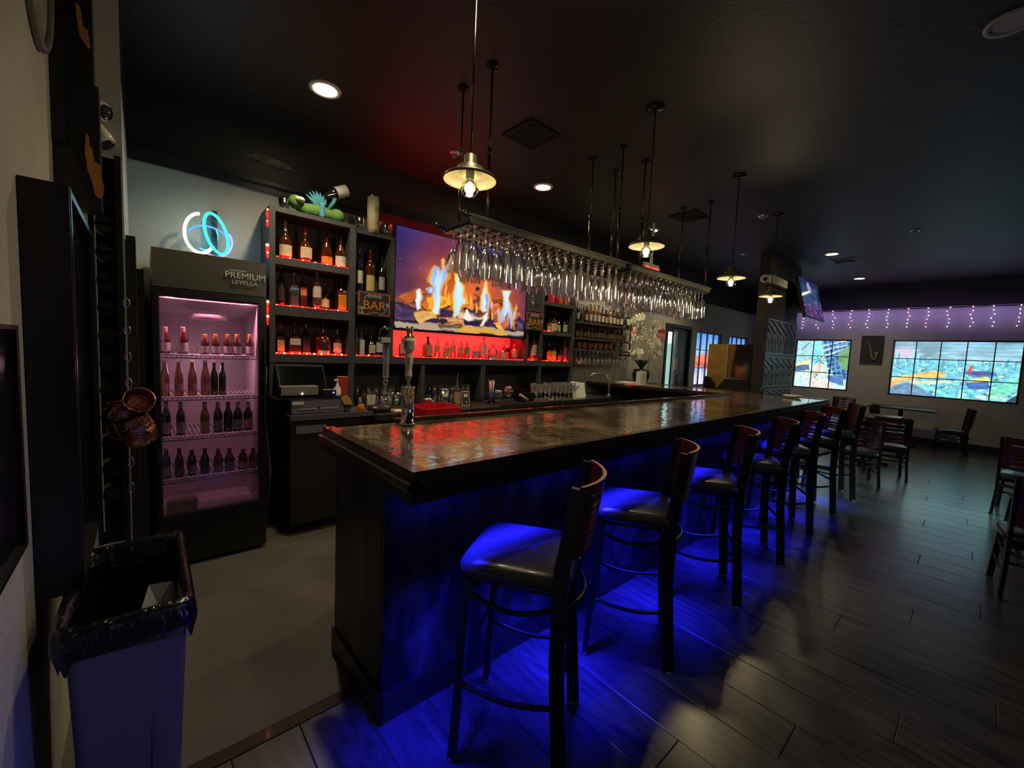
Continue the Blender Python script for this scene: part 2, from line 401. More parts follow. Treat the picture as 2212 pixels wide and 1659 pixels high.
def picture(name, cv, u0, u1, v0, v1, fn, material, parent=None, curve=0):
    """grid mesh showing canvas cv[u0:u1, v0:v1]; fn(u,v) -> 3D with u,v in 0..1 over this piece"""
    a = cv.a[int(v0 * cv.h):int(v1 * cv.h), int(u0 * cv.w):int(u1 * cv.w)]
    h, w = a.shape[:2]
    vs = [fn(i / w, j / h) for j in range(h + 1) for i in range(w + 1)]
    fs = [(j * (w + 1) + i, (j + 1) * (w + 1) + i, (j + 1) * (w + 1) + i + 1, j * (w + 1) + i + 1) for j in range(h) for i in range(w)]
    me = bpy.data.meshes.new(name); me.from_pydata([tuple(map(float, v)) for v in vs], [], fs)
    me.materials.append(material)
    ca = me.color_attributes.new('picture', 'FLOAT_COLOR', 'POINT')
    p = np.pad(a, ((0, 1), (0, 1), (0, 0)), 'edge'); q = np.pad(a, ((1, 0), (1, 0), (0, 0)), 'edge')
    b = (p + q) / 2
    buf = np.ones((h + 1, w + 1, 4)); buf[..., :3] = np.clip(b, 0, 1)
    ca.data.foreach_set('color', buf.reshape(-1).astype(np.float32))
    me.update()
    o = bpy.data.objects.new(name, me); COL.objects.link(o)
    if parent: o.parent = parent
    return o
def text(name, body, size, loc, R, material, parent=None, extrude=.001, align='LEFT', sx=1.0):
    c = bpy.data.curves.new(name, 'FONT'); c.body = body; c.size = size; c.extrude = extrude; c.align_x = align
    c.materials.append(material); c.resolution_u = 3
    tmp = bpy.data.objects.new('tmp', c); me = bpy.data.meshes.new_from_object(tmp); bpy.data.objects.remove(tmp); bpy.data.curves.remove(c)
    o = bpy.data.objects.new(name, me); COL.objects.link(o)
    Mx = R.to_4x4(); Mx.translation = Vector(loc); o.matrix_local = Mx @ Matrix.Diagonal((sx, 1, 1, 1))
    if parent: o.parent = parent
    return o
R_FRONT = Matrix(((1, 0, 0), (0, 0, -1), (0, 1, 0)))   # text lying in x-z plane, read from -y

# ================================================================== THE ROOM
fl = struct(MB().box(-.6, XF + .3, YR - .2, YB + .3, -.06, -.006).build('floor', M['grout']))
# worn sheet floor behind the bar
MB().box(-.45, 12, 1.72, YB, -.008, 0).build('floor_sheet', M['concrete'], fl)
MB().box(-.45, 6.3, 1.66, 1.72, -.006, .004).build('threshold_strip', M['bar_rim'], fl)
# vinyl planks in the public area, laid across the room
PW, PL = .225, 1.50
pm = MB(); pm.prism([(.0012, .0012), (PW - .0012, .0012), (PW - .0012, PL - .0012), (.0012, PL - .0012)], -.006, -.001)
pm.add([(.0035, .0035, 0), (PW - .0035, .0035, 0), (PW - .0035, PL - .0035, 0), (.0035, PL - .0035, 0), (.0012, .0012, -.001), (PW - .0012, .0012, -.001), (PW - .0012, PL - .0012, -.001), (.0012, PL - .0012, -.001)],
       [(0, 1, 2, 3), (4, 5, 1, 0), (5, 6, 2, 1), (6, 7, 3, 2), (7, 4, 0, 3)])
plank0 = pm.build('floor_plank', M['plank'], fl)
first = True; n_pl = 0; far = MB()
for i in range(54):
    x = -.24 + i * PW
    off = (i * .61) % PL
    for j in range(-1, 5):
        y0 = YR + j * PL + off - .2
        if y0 + PL > 1.66 + 1e-6 and y0 > 1.66 - .05: continue
        L = min(PL, 1.66 - y0)
        if L < .05 or y0 + L < -2.4 and x < 2: continue
        if y0 + L < YR + .05: continue
        if n_pl >= 296:
            far.box(x + .002, x + PW - .002, y0 + .002, y0 + L - .002, -.006, 0); continue
        o = plank0 if first else plank0.copy()
        if not first: COL.objects.link(o); o.parent = fl
        first = False; n_pl += 1
        o.location = (x, y0, 0); o.scale = (1, L / PL, 1)
if far.v: stuff(far.build('far_floor_planks', M['plank'], fl))
struct(MB().box(-.6, XF + .3, YR - .2, YB + .3, ZC, ZC + .1).build('ceiling', M['ceiling']))

# back wall with door and two windows
def wall_with_holes(name, x0, x1, holes, z0, z1, fn, m, th=.12):
    mb = MB(); xs = sorted({x0, x1, *[h[0] for h in holes], *[h[1] for h in holes]}); zs = sorted({z0, z1, *[h[2] for h in holes], *[h[3] for h in holes]})
    for i in range(len(xs) - 1):
        for j in range(len(zs) - 1):
            cx, cz = (xs[i] + xs[i + 1]) / 2, (zs[j] + zs[j + 1]) / 2
            if any(h[0] < cx < h[1] and h[2] < cz < h[3] for h in holes): continue
            mb.prism([(xs[i], zs[j]), (xs[i + 1], zs[j]), (xs[i + 1], zs[j + 1]), (xs[i], zs[j + 1])], 0, th, 0, fn)
    return struct(mb.build(name, m))
DX0, DX1, DZ1 = 7.38, 8.30, 2.10
W1 = (8.63, 9.86, .95, 2.10); W2 = (10.30, 11.46, .95, 2.10)
wall_with_holes('wall_back', -.06, XF, [(DX0, DX1, 0, DZ1), W1, W2], 0, ZT, lambda x, z, t: (x, YB + t, z), M['wall'])
struct(MB().box(-.06, XF, YB, YB + .12, ZT, ZC).build('wall_back_upper', M['black_wall']))
BW = (-.46, 1.31, .95, 2.10); LW = (1.995, 3.06, .95, 2.10)
wall_with_holes('wall_far', YR, YB, [BW, LW], 0, ZT, lambda y, z, t: (XF + t, y, z), M['wall'])
struct(MB().box(XF, XF + .12, YR, YB, ZT, ZC).build('wall_far_upper', M['black_wall']))
struct(MB().box(-.6, XF, YR - .12, YR, 0, ZC).build('wall_right', M['wall']))
# left side: near wall, return and recess up to the back wall
struct(MB().box(-.36, -.24, YR, 2.9, 0, ZC).build('wall_left', M['wall']))
struct(MB().box(-.36, -.06, 2.9, 2.915, 0, ZC).build('wall_left_return', M['wall']))
struct(MB().box(-.36, -.06, 2.915, YB + .12, 0, ZT).build('wall_left_recess', M['wall']))
struct(MB().box(-.36, -.06, 2.915, YB + .12, ZT, ZC).build('wall_left_upper', M['black_wall']))
# crown trims and skirting
struct(MB().box(-.06, XF, YB - .022, YB, ZT - .035, ZT + .055).box(-.06, XF, YB - .05, YB, ZT + .02, ZT + .045).build('trim_1', M['trim']))
struct(MB().box(XF - .02, XF, YR, YB, ZT - .01, ZT + .04).build('trim_2', M['trim']))
struct(MB().box(XF - .015, XF, YR, YB, 0, .13).build('baseboard_far', M['trim']))
struct(MB().box(-.06, .04, YB - .015, YB, 0, .1).box(4.4, DX0 - .06, YB - .015, YB, 0, .1).box(DX1 + .06, XF, YB - .015, YB, 0, .1).build('baseboard_back', M['trim']))

# ---------------- murals printed on the window film, lit from behind by daylight
def city_mural():
    c = Canvas(330, 214, srgb(70, 105, 150))
    c.poly([(0, 0), (1, 0), (1, .38), (0, .38)], srgb(118, 165, 190), 1, srgb(160, 205, 215))
    c.noise(.9, 7, 3, 0, .4)
    c.glow(.09, .23, .12, .09, srgb(225, 185, 215), .9); c.warp(.02, 8, 3)
    for i in range(5): c.poly([(0, .08 + i * .06), (1, .02 + i * .07), (1, .04 + i * .07), (0, .095 + i * .06)], srgb(75, 110, 160), .35)
    c.poly([(0, .36), (1, .36), (1, 1), (0, 1)], srgb(110, 190, 205))
    rng = random.Random(4)
    for i in range(420):
        x, y = rng.random(), .34 + rng.random() * .62; w = .012 + .05 * (y - .3) * rng.random(); h = .010 + .05 * (y - .25) * rng.random()
        cc = rng.choice([srgb(150, 225, 225), srgb(85, 165, 190), srgb(60, 130, 170), srgb(205, 240, 230), srgb(90, 200, 190), srgb(235, 235, 205), srgb(45, 105, 150)])
        c.poly([(x, y), (x + w, y - .006), (x + w, y + h), (x, y + h)], cc, .85)
    for x, y0, w in ((.17, .17, .045), (.215, .24, .05), (.03, .2, .035), (.70, .28, .03), (.76, .3, .02), (.86, .26, .04), (.3, .3, .025), (.12, .28, .03), (.52, .3, .03), (.93, .29, .03)):
        c.poly([(x, y0), (x + w, y0), (x + w, .42), (x, .42)], srgb(150, 210, 225)); c.poly([(x + w * .5, y0 + .02), (x + w, y0 + .02), (x + w, .42), (x + w * .5, .42)], srgb(90, 160, 195))
    c.poly([(0, .70), (.15, .63), (.36, .52), (.47, .55), (.45, .62), (.25, .66), (0, .80)], srgb(235, 190, 115))
    c.poly([(0, .78), (.12, .72), (.13, .75), (0, .9)], srgb(235, 160, 90), .8)
    c.poly([(0, .88), (.12, .78), (.22, .76), (.34, .92), (.48, 1), (0, 1)], srgb(105, 140, 170))
    c.ell(.72, .54, .115, .055, srgb(95, 110, 165)); c.ell(.72, .53, .09, .035, srgb(75, 85, 145))
    c.poly([(.635, .47), (.645, .38), (.66, .46), (.66, .52), (.635, .52)], srgb(240, 70, 70))
    c.poly([(.64, .63), (.78, .60), (.80, .66), (.66, .70)], srgb(225, 220, 120)); c.poly([(.62, .7), (.78, .67), (.80, .78), (.64, .80)], srgb(70, 110, 175))
    c.poly([(.12, .72), (.5, .68), (.52, .72), (.2, .78)], srgb(225, 205, 140), .7)
    c.poly([(.78, .78), (.98, .60), (1, .62), (1, .74), (.85, .95), (.8, .95)], srgb(120, 225, 185), .8)
    c.poly([(.9, .98), (1, .80), (1, 1)], srgb(50, 75, 85))
    c.poly([(.22, .78), (.3, .77), (.55, .95), (.7, 1), (.52, 1)], srgb(120, 230, 220), .7)
    c.noise(.7, 30, 8, .36, 1); return c
def street_mural():
    c = Canvas(210, 200, srgb(185, 228, 225)); c.warp(.014, 8, 5)
    c.poly([(.3, 0), (.5, 0), (.45, .5), (.3, .5)], srgb(130, 215, 240))
    c.poly([(0, 0), (.32, 0), (.32, .45), (0, .52)], srgb(155, 200, 205)); c.poly([(.1, .2), (.25, .05), (.26, .07), (.1, .23)], srgb(70, 110, 130))
    c.poly([(.46, 0), (1, 0), (1, .85), (.8, .8), (.52, .3)], srgb(110, 160, 195))
    for i in range(7):
        for j in range(9):
            x = .5 + i * .075 + j * .02; y = .02 + j * .095 - i * .03
            if x < .98 and y < .85: c.poly([(x, y), (x + .055, y - .02), (x + .07, y + .05), (x + .015, y + .07)], srgb(50, 90, 150))
    for i in range(3): c.poly([(.5, .12 + i * .1), (.9, .0 + i * .09), (.9, .02 + i * .09), (.5, .14 + i * .1)], srgb(225, 245, 240))
    for (x, y, r) in ((.9, .3, .12), (.95, .5, .1), (.85, .42, .08), (1.0, .2, .1)): c.ell(x, y, r, r, srgb(110, 155, 90), .8)
    c.poly([(0, .50), (.3, .42), (.34, .50), (0, .58)], srgb(235, 225, 165)); c.poly([(0, .56), (.28, .5), (.28, .64), (0, .66)], srgb(80, 110, 150))
    for a in range(8):
        an = a * PI / 4; c.poly([(.47, .42), (.47 + .11 * math.cos(an), .42 + .09 * math.sin(an)), (.47 + .09 * math.cos(an + .3), .42 + .08 * math.sin(an + .3))], srgb(60, 110, 110))
    c.poly([(.46, .42), (.48, .42), (.49, .7), (.47, .7)], srgb(110, 120, 100))
    for i in range(60):
        x = random.random() * .7; y = .64 + random.random() * .14; c.ell(x, y, .02, .018, random.choice([srgb(240, 240, 225), srgb(90, 130, 130), srgb(200, 170, 150), srgb(235, 200, 180)]), .9)
    c.poly([(.38, .5), (.5, .46), (.52, .68), (.38, .7)], srgb(235, 190, 160), .7)
    c.poly([(0, .8), (1, .78), (1, 1), (0, 1)], srgb(185, 225, 220)); c.poly([(.3, .8), (.7, .79), (.75, 1), (.3, 1)], srgb(225, 200, 195), .8); c.poly([(.62, .72), (.9, .74), (.92, .9), (.66, .84)], srgb(80, 120, 180))
    c.poly([(.74, .93), (.94, .94), (.94, .955), (.74, .945)], srgb(250, 255, 250)); c.noise(.5, 26, 5); return c
def bay_mural(seed=1):
    c = Canvas(160, 150, srgb(110, 160, 235)); c.warp(.03, 7, 5)
    c.poly([(0, 0), (1, 0), (1, .45), (0, .45)], srgb(70, 120, 210), 1, srgb(140, 190, 240))
    for (x, y, r) in ((.25, .3, .12), (.5, .42, .15), (.7, .4, .1)): c.ell(x, y, r, r * .45, srgb(120, 140, 200), .6)
    c.poly([(0, .48), (.1, .44), (.3, .46), (.42, .34), (.5, .44), (1, .40), (1, .7), (0, .7)], srgb(235, 120, 95)); c.poly([(0, .58), (1, .54), (1, .62), (0, .66)], srgb(190, 90, 80))
    c.poly([(0, .68), (1, .68), (1, 1), (0, 1)], srgb(140, 165, 235), 1, srgb(215, 200, 230))
    for x in (.1, .26, .33, .5, .62): c.poly([(x, .7), (x + .04, .7), (x + .05, 1), (x - .01, 1)], srgb(245, 235, 240), .8)
    c.noise(.5, 14, seed); return c
win_e = attr_mat('backlit window film', 1.4, .2, .02)
def window(name, u0, u1, z0, z1, nx, nz, cv, P, frame_m, flip=False):
    """P(u, z, d) gives the world point, d = depth into the wall"""
    fr = MB(); b = .03
    for a in (u0, u1 - b): fr.prism([(a, z0), (a + b, z0), (a + b, z1), (a, z1)], .02, .11, 0, lambda u, z, t: P(u, z, t))
    for a in (z0, z1 - b): fr.prism([(u0, a), (u1, a), (u1, a + b), (u0, a + b)], .02, .11, 0, lambda u, z, t: P(u, z, t))
    w = struct(fr.build(name, frame_m))
    for i in range(nx):
        for j in range(nz):
            a, bb = i / nx, (i + 1) / nx; c, d = j / nz, (j + 1) / nz
            def fn(u, v, a=a, bb=bb, c=c, d=d):
                uu = a + (bb - a) * u; vv = c + (d - c) * v
                x = (u1 - uu * (u1 - u0)) if flip else (u0 + uu * (u1 - u0))
                return P(x, z1 - vv * (z1 - z0), .075)
            picture('pane', cv, a, bb, c, d, fn, win_e, w)
    for i in range(1, nx):
        x = u0 + (u1 - u0) * i / nx
        MB().prism([(x - .008, z0), (x + .008, z0), (x + .008, z1), (x - .008, z1)], .045, .08, 0, lambda u, z, t: P(u, z, t)).build('mullion', frame_m, w)
    for j in range(1, nz):
        z = z0 + (z1 - z0) * j / nz
        MB().prism([(u0, z - .008), (u1, z - .008), (u1, z + .008), (u0, z + .008)], .045, .08, 0, lambda u, z, t: P(u, z, t)).build('mullion', frame_m, w)
    return w
PF = lambda u, z, d: (XF + d, u, z)
PB = lambda u, z, d: (u, YB + d, z)
wbig = window('window_1', *BW, 5, 3, city_mural(), PF, M['trim'], True)
text('lettering', 'VIBES', .10, (XF + .07, -.10, 1.02), Matrix(((0, 0, -1), (-1, 0, 0), (0, 1, 0))), emat('printed white', (1, .8, .75), .9), wbig)
window('window_2', *LW, 3, 3, street_mural(), PF, M['trim'], True)
window('window_3', *W1, 4, 3, bay_mural(1), PB, M['trim'])
window('window_4', *W2, 4, 3, bay_mural(5), PB, M['trim'])
# entrance door, ajar to a bright outside
def outside():
    c = Canvas(60, 120, srgb(225, 250, 245)); c.poly([(0, .12), (1, .12), (1, .55), (0, .6)], srgb(150, 190, 180)); c.noise(.4, 6, 2, .1, .6)
    c.poly([(0, .62), (1, .60), (1, .72), (0, .74)], srgb(45, 95, 190)); c.poly([(0, .74), (1, .72), (1, .82), (0, .82)], srgb(235, 250, 250)); c.poly([(0, .82), (1, .82), (1, .85), (0, .85)], srgb(30, 40, 50)); c.poly([(0, .85), (1, .85), (1, 1), (0, 1)], srgb(200, 235, 240)); return c
dr = struct(MB().box(DX0 - .06, DX0, YB - .03, YB + .12, 0, DZ1 + .06).box(DX1, DX1 + .06, YB - .03, YB + .12, 0, DZ1 + .06).box(DX0, DX1, YB - .03, YB + .12, DZ1, DZ1 + .06).build('door_1', M['black']))
picture('glass_pane', outside(), 0, 1, 0, 1, lambda u, v: (DX0 + .02 + u * .36, YB + .09, 2.02 - v * 1.95), attr_mat('daylight behind door glass', 1.2), dr)
MB().box(DX0 + .40, DX0 + .47, YB + .02, YB + .07, .02, 2.08).box(DX0, DX0 + .02, YB + .02, YB + .1, 0, 2.08).box(DX0, DX1, YB + .07, YB + .10, 2.02, DZ1).build('door_frame', M['gray_plastic'], dr)
MB().box(DX0 + .47, DX1 - .02, YB + .02, YB + .07, .02, 2.06).build('door_leaf', M['black'], dr)
MB().cyl((DX0 + .56, YB - .02, 1.0), (DX0 + .56, YB - .02, 1.18), .012).box(DX0 + .55, DX0 + .57, YB - .02, YB + .03, 1.0, 1.02).box(DX0 + .55, DX0 + .57, YB - .02, YB + .03, 1.16, 1.18).build('door_handle', M['chrome'], dr)
MB().box(DX0 + .39, DX0 + .49, YB, YB + .03, 1.28, 1.5).build('paper_notice', M['l_pink'], dr)

# ceiling lamps, vents, sensors
def downlight(x, y, label, lit=True):
    t = thing('recessed_ceiling_light', label, 'ceiling light', (x, y, ZC), group='recessed ceiling lights')
    MB().lathe([(.075, -.004), (.075, -.012), (.10, -.012), (.105, 0), (.075, -.004)], 24).build('trim_ring', M['white'] if lit else M['gray_plastic'], t)
    MB().lathe([(.001, -.008), (.074, -.008)], 24).build('lens', M['down'] if lit else M['gray_plastic'], t)
lab = ['largest recessed light, glowing on the black ceiling above the drinks fridge', 'round recessed light above the near stemware rack, right of the first pendant lamp',
       'round recessed light just above the second pendant lamp', 'round recessed light hidden behind the racks', 'dim recessed light beside the ceiling vent near the patterned partition', 'bright recessed light nearest the far wall, below the ceiling vent']
for (x, y), l in zip(DOWN, lab):
    if x == 7.25: continue
    downlight(x, y, l)
downlight(3.231, .054, 'recessed light at the upper right edge of the view, pale ring', False)
vm = None
for i, (px, py, l) in enumerate([(1148, 290, 'square black ceiling vent between the first pendant lamp and the rack rods'), (1488, 467, 'square black ceiling vent above the far half of the glass rack'), (1825, 562, 'square black ceiling vent with pale side vanes near the far wall'), (1607, 385, 'small dark round ceiling plate above the third pendant')][:3]):
    p = at_z(px, py, ZC)
    t = thing('ceiling_vent', l, 'vent', (p[0], p[1], ZC), group='ceiling vents')
    MB().box(-.165, .165, -.165, -.145, -.015, 0).box(-.165, .165, .145, .165, -.015, 0).box(-.165, -.145, -.145, .145, -.015, 0).box(.145, .165, -.145, .145, -.015, 0).build('frame', M['matte'] if i < 2 else M['gray_plastic'], t)
    for k in range(5): MB().bar((-.145, -.11 + k * .055, -.008), (.145, -.11 + k * .055, -.008), .04, .003, up=(0, .5, .86)).build('slat', M['matte'], t)
for px, py, l in [(1977, 497, 'small round smoke detector alone on the black ceiling at upper right'), (1648, 466, 'small chrome ring sensor beside the fourth pendant canopy'), (1607, 548, 'small chrome ceiling sprinkler right of the third pendant cord'), (982, 342, 'small ceiling sprinkler head beside the first pendant lamp cords')]:
    p = at_z(px, py, ZC) if px != 982 else at_z(px, 330, ZC)
    t = thing('ceiling_sensor', l, 'sensor', (p[0], p[1], ZC))
    MB().lathe([(.055, 0), (.055, -.012), (.04, -.018), (.03, -.018)], 16).build('rim', M['chrome'], t)
    MB().lathe([(.032, -.016), (.02, -.035), (.001, -.038)], 12).build('cap', M['gray_plastic'], t)

# ================================================================== THE BAR
bar = thing('bar_counter', 'long L shaped bar with glossy marbled resin top and cloudy slate panelled front', 'bar', (0, 0, 0))
BT = 1.09
top_poly = [(.70, 1.24), (6.16, 1.24), (6.16, YB - .02), (5.05, YB - .02), (5.39, 2.03), (.70, 2.10)]
MB().prism(top_poly, BT - .03, BT - .004).build('bar_top', M['bar_top'], bar)
rim = MB()
def rimseg(p, q, w=.045, z0=BT - .034, z1=BT + .002): rim.bar((*p, (z0 + z1) / 2), (*q, (z0 + z1) / 2), w, z1 - z0)
rimseg((.655, 1.222), (6.205, 1.222), .036); rimseg((.677, 1.24), (.677, 2.12)); rimseg((6.185, 1.24), (6.185, YB - .02)); rimseg((1.02, 2.095), (5.41, 2.035), .035, BT - .03, BT + .02); rimseg((5.40, 2.03), (5.06, YB - .02), .035, BT - .03, BT + .012)
rim.build('top_moulding', M['bar_rim'], bar)
MB().box(.630, .68, 1.195, 2.12, BT - .062, BT - .034).build('lower_moulding', M['bar_rim'], bar)
MB().box(.645, 6.215, 1.195, 1.206, .985, BT - .034).box(.645, .656, 1.206, 2.10, .985, BT - .062).box(6.204, 6.215, 1.206, YB - .02, .985, BT - .062).build('apron', M['black'], bar)
MB().box(.656, 6.204, 1.206, 2.06, 1.03, BT - .031).box(5.42, 6.16, 2.06, YB - .03, 1.03, BT - .031).build('sub_top', M['matte'], bar)
seams = [.68, 1.0, 2.22, 3.44, 4.66, 5.9]
for i in range(5):
    MB().box(seams[i] + .0015, seams[i + 1] - .0015, 1.468, 1.488, .10, 1.03).build('front_panel', M['bar_face'], bar)
MB().box(5.9, 5.92, 1.49, YB - .03, .10, 1.03).build('front_panel', M['bar_face'], bar)
MB().box(.68, .70, 1.49, 2.0, .10, 1.03).build('end_panel', M['bar_face'], bar)
MB().box(.70, 5.9, 1.49, 2.0, .0, 1.03).box(5.42, 5.9, 2.0, YB - .03, 0, 1.03).build('carcass', M['matte'], bar)
MB().box(.67, 5.93, 1.455, 1.468, 0, .12).box(.667, .68, 1.455, 2.0, 0, .12).build('kick_board', M['black'], bar)
# row of tiny blue leds under the overhang
leds = MB()
for i in range(210):
    x = .72 + i * .0245; leds.ball((x, 1.452 + .006 * math.sin(i * 1.7), 1.012 + .004 * math.sin(i * 2.3)), .0035, 6)
for i in range(10): leds.ball((.672, 1.46 + i * .006, 1.0 + .004 * math.sin(i * 2.3)), .003, 6)
led = leds.build('led_strip', M['led_blue'], bar); led['kind'] = 'stuff'
MB().ball((.668, 1.475, 1.012), .009, 10).build('led_end', emat('hot blue led', (.35, .4, 1), 30), bar)

# ---------------- slatted back seats
def curved_strip(mb, W, bow, z0, z1, th, u0, u1, yback, tilt, m=0, mtop=1, n=14):
    """strip of the curved plywood back; bows away from the sitter (-y)"""
    def P(u, z, off):
        x = (u - .5) * W; y = yback - tilt * (z) - bow * (1 - (2 * u - 1) ** 2) - off
        return (x, y, z)
    k = max(1, int(round(n * (u1 - u0)))); vs = []
    for i in range(k + 1):
        u = u0 + (u1 - u0) * i / k
        vs += [P(u, z0, 0), P(u, z1, 0), P(u, z1, th), P(u, z0, th)]
    fs = []; ms = []
    for i in range(k):
        a, b = 4 * i, 4 * (i + 1)
        mb.add([vs[j] for j in (a, a + 1, b + 1, b)], [(0, 1, 2, 3)], m, True)
        mb.add([vs[j] for j in (a + 3, b + 3, b + 2, a + 2)], [(0, 1, 2, 3)], m, True)
        mb.add([vs[j] for j in (a + 1, a + 2, b + 2, b + 1)], [(0, 1, 2, 3)], mtop)
        mb.add([vs[j] for j in (a, b, b + 3, a + 3)], [(0, 1, 2, 3)], m)
    for a in (0, 4 * k): mb.add([vs[a + j] for j in range(4)], [(0, 1, 2, 3)], m)
def make_seat(name, label, cat, SH, BH, nslots):
    t = thing(name, label, cat)
    tall = SH > .6; hw = .195
    # cushion
    prof = []
    cu = MB(); n = 40
    def rr(a, s):
        c, d = math.cos(a), math.sin(a); e = 7.0
        r = (abs(c) ** e + abs(d) ** e) ** (-1 / e)
        return (.205 * s * r * c, .205 * s * r * d - .0)
    rings = [(.93, SH - .062), (1.0, SH - .05), (1.0, SH - .028), (.95, SH - .008), (.8, SH), (.4, SH + .004), (.01, SH + .005)]
    vs = [(*rr(2 * PI * k / n, s), z) for s, z in rings for k in range(n)]
    cu.add(vs, [(i * n + k, i * n + (k + 1) % n, (i + 1) * n + (k + 1) % n, (i + 1) * n + k) for i in range(len(rings) - 1) for k in range(n)] , 0, True)
    cu.add([vs[k] for k in range(n)], [tuple(range(n))[::-1]])
    cu.build('seat', M['vinyl'], t)
    MB().box(-.17, .17, -.17, .17, SH - .085, SH - .062).build('seat_frame', M['metal_black'], t)
    # legs
    for sx in (-1, 1):
        lg = MB(); lg.bar((sx * hw, .19, 0.012), (sx * .172, .155, SH - .065), .032, .026, up=(0, 1, 0))
        o = lg.build('leg', M['metal_black'], t)
        MB().cyl((sx * hw, .19, 0), (sx * hw, .19, .014), .018, 8).build('foot_cap', M['rubber'], o)
        lg = MB(); pts = [(sx * hw, -.205, .012), (sx * .182, -.172, SH * .6), (sx * .182, -.172, SH), (sx * .185, -.215, BH)]
        for a, b in zip(pts[:-1], pts[1:]): lg.bar(a, b, .022, .05, up=(0, 1, 0))
        o = lg.build('leg', M['metal_black'], t)
        MB().cyl((sx * hw, -.205, 0), (sx * hw, -.205, .014), .018, 8).build('foot_cap', M['rubber'], o)
    # rails
    zs = [SH * .39] if tall else [SH * .45]
    for sx in (-1, 1):
        z = zs[0]; pts = []
        for k in range(9):
            s = k / 8; pts.append((sx * (.188 + .0 * s), .18 - .365 * s, z - .03 * math.sin(PI * s)))
        MB().tube(pts, .0095, 8).build('side_rail', M['metal_black'], t)
        pts = [(sx * .18, .17 - .34 * k / 10, SH - .115 - .05 * math.sin(PI * k / 10)) for k in range(11)]
        MB().tube(pts, .0095, 8).build('side_bow', M['metal_black'], t)
    MB().tube([(-.19 + .38 * k / 8, .185, zs[0] + .06) for k in range(9)], .0095, 8).build('foot_rest', M['metal_black'], t)
    MB().tube([(-.185, -.185, zs[0] + .05), (.185, -.185, zs[0] + .05)], .0095, 8).build('rear_bow', M['metal_black'], t)
    MB().tube([(-.18 + .36 * k / 12, -.175 - .065 * math.sin(PI * k / 12), SH - .13) for k in range(13)], .010, 8).build('rear_bow', M['metal_black'], t)
    if tall: MB().tube([(-.18 + .36 * k / 8, .165, SH - .12 - .05 * math.sin(PI * k / 8)) for k in range(9)], .0095, 8).build('front_bow', M['metal_black'], t)
    # curved back with slots
    bk = MB(); z0 = SH + .035; z1 = BH + .008; tilt = 0.045 / (BH - SH) ; yb = -.172 + tilt * SH
    Wd = .372; zt = z1 - .075; step = (zt - z0 - .02) / nslots
    curved_strip(bk, Wd, .062, zt, z1, .013, 0, 1, yb, tilt)
    zc = zt
    for k in range(nslots):
        sl = .016
        curved_strip(bk, Wd, .062, zc - sl, zc, .013, 0, .2, yb, tilt, 0, 0); curved_strip(bk, Wd, .062, zc - sl, zc, .013, .8, 1, yb, tilt, 0, 0)
        curved_strip(bk, Wd, .062, zc - step, zc - sl, .013, 0, 1, yb, tilt, 0, 0); zc -= step
    bk.build('backrest', [M['wood_red'], M['wood_edge']], t)
    for sx in (-1, 1):
        for z in (z0 + .03, z1 - .03): MB().ball((sx * .165, yb - tilt * z - .045, z), .005, 6).build('screw', M['chrome'], t)
    return t
stool = make_seat('bar_stool', 'bar stool nearest the camera, seat lit bright blue, mahogany slotted back with tan edge', 'bar stool', .76, 1.065, 6)
ST = [(1.09, 1.115, 33), (1.91, 1.15, 32), (2.74, 1.15, 33), (3.56, 1.15, 33), (4.40, 1.165, 34), (5.22, 1.165, 37), (6.03, 1.12, 25)]
SL = [None, 'second bar stool from the camera, black seat glowing blue before the slate bar front', 'third bar stool from the camera, between two blue lit stools', 'fourth bar stool from the camera along the bar', 'fifth bar stool from the camera along the bar',
      'sixth bar stool, in front of the far corner of the bar', 'last bar stool, mostly hidden past the far corner of the bar top']
for i, (x, y, a) in enumerate(ST):
    o = stool if i == 0 else dup(stool, (x, y, 0), math.radians(a), SL[i])
    o.location = (x, y, 0); o.rotation_euler = (0, 0, math.radians(a)); o['group'] = 'bar stools along the bar'
chair = make_seat('dining_chair', 'mahogany slotted dining chair closest behind the row of stools, back to the aisle', 'chair', .45, .84, 5)
CH = [(6.95, 1.0, -68, None), (7.75, .80, -75, 'mahogany dining chair just beyond the nearest dining chair, back to the aisle'), (10.95, .30, 8, 'dark dining chair standing alone against the far wall right of the wall table'),
      (9.6, 1.0, 175, 'dark dining chair pulled to the near side of the wall table'), (10.95, 1.95, 80, 'small dark chair back visible below the saxophone picture'), (6.75, 1.72, -90, 'dining chair tucked behind the tables past the bar end'),
      (4.47, -.37, -84, 'dark dining chair at the right edge, the nearest of the right hand chairs'), (5.75, -.47, -80, 'dark slotted chair at the right edge behind the nearest one, pale top edge'), (6.95, -.40, -97, 'farthest dark slotted chair at the right edge, in front of the far wall')]
for i, (x, y, a, l) in enumerate(CH):
    if i == 0: chair.location = (x, y, 0); chair.rotation_euler = (0, 0, math.radians(a)); chair['group'] = 'dining chairs'
    else: dup(chair, (x, y, 0), math.radians(a), l, 'dining chairs')
def table(x, y, sx, sy, z, label, rot=0):
    t = thing('dining_table', label, 'table', (x, y, 0), rot, 'dining tables')
    MB().box(-sx / 2, sx / 2, -sy / 2, sy / 2, z - .03, z).build('table_top', M['counter'], t, bevel=.004)
    MB().cyl((0, 0, .03), (0, 0, z - .03), .035, 12).build('column', M['metal_black'], t)
    MB().bar((-.3, 0, .02), (.3, 0, .02), .06, .03).bar((0, -.3, .02), (0, .3, .02), .06, .03).build('base', M['metal_black'], t)
table(7.45, 1.62, .75, .75, .75, 'black dining table with grey sheen just past the bar end')
table(8.6, 1.15, .75, .75, .75, 'dark dining table between the dining chairs and the wall table')
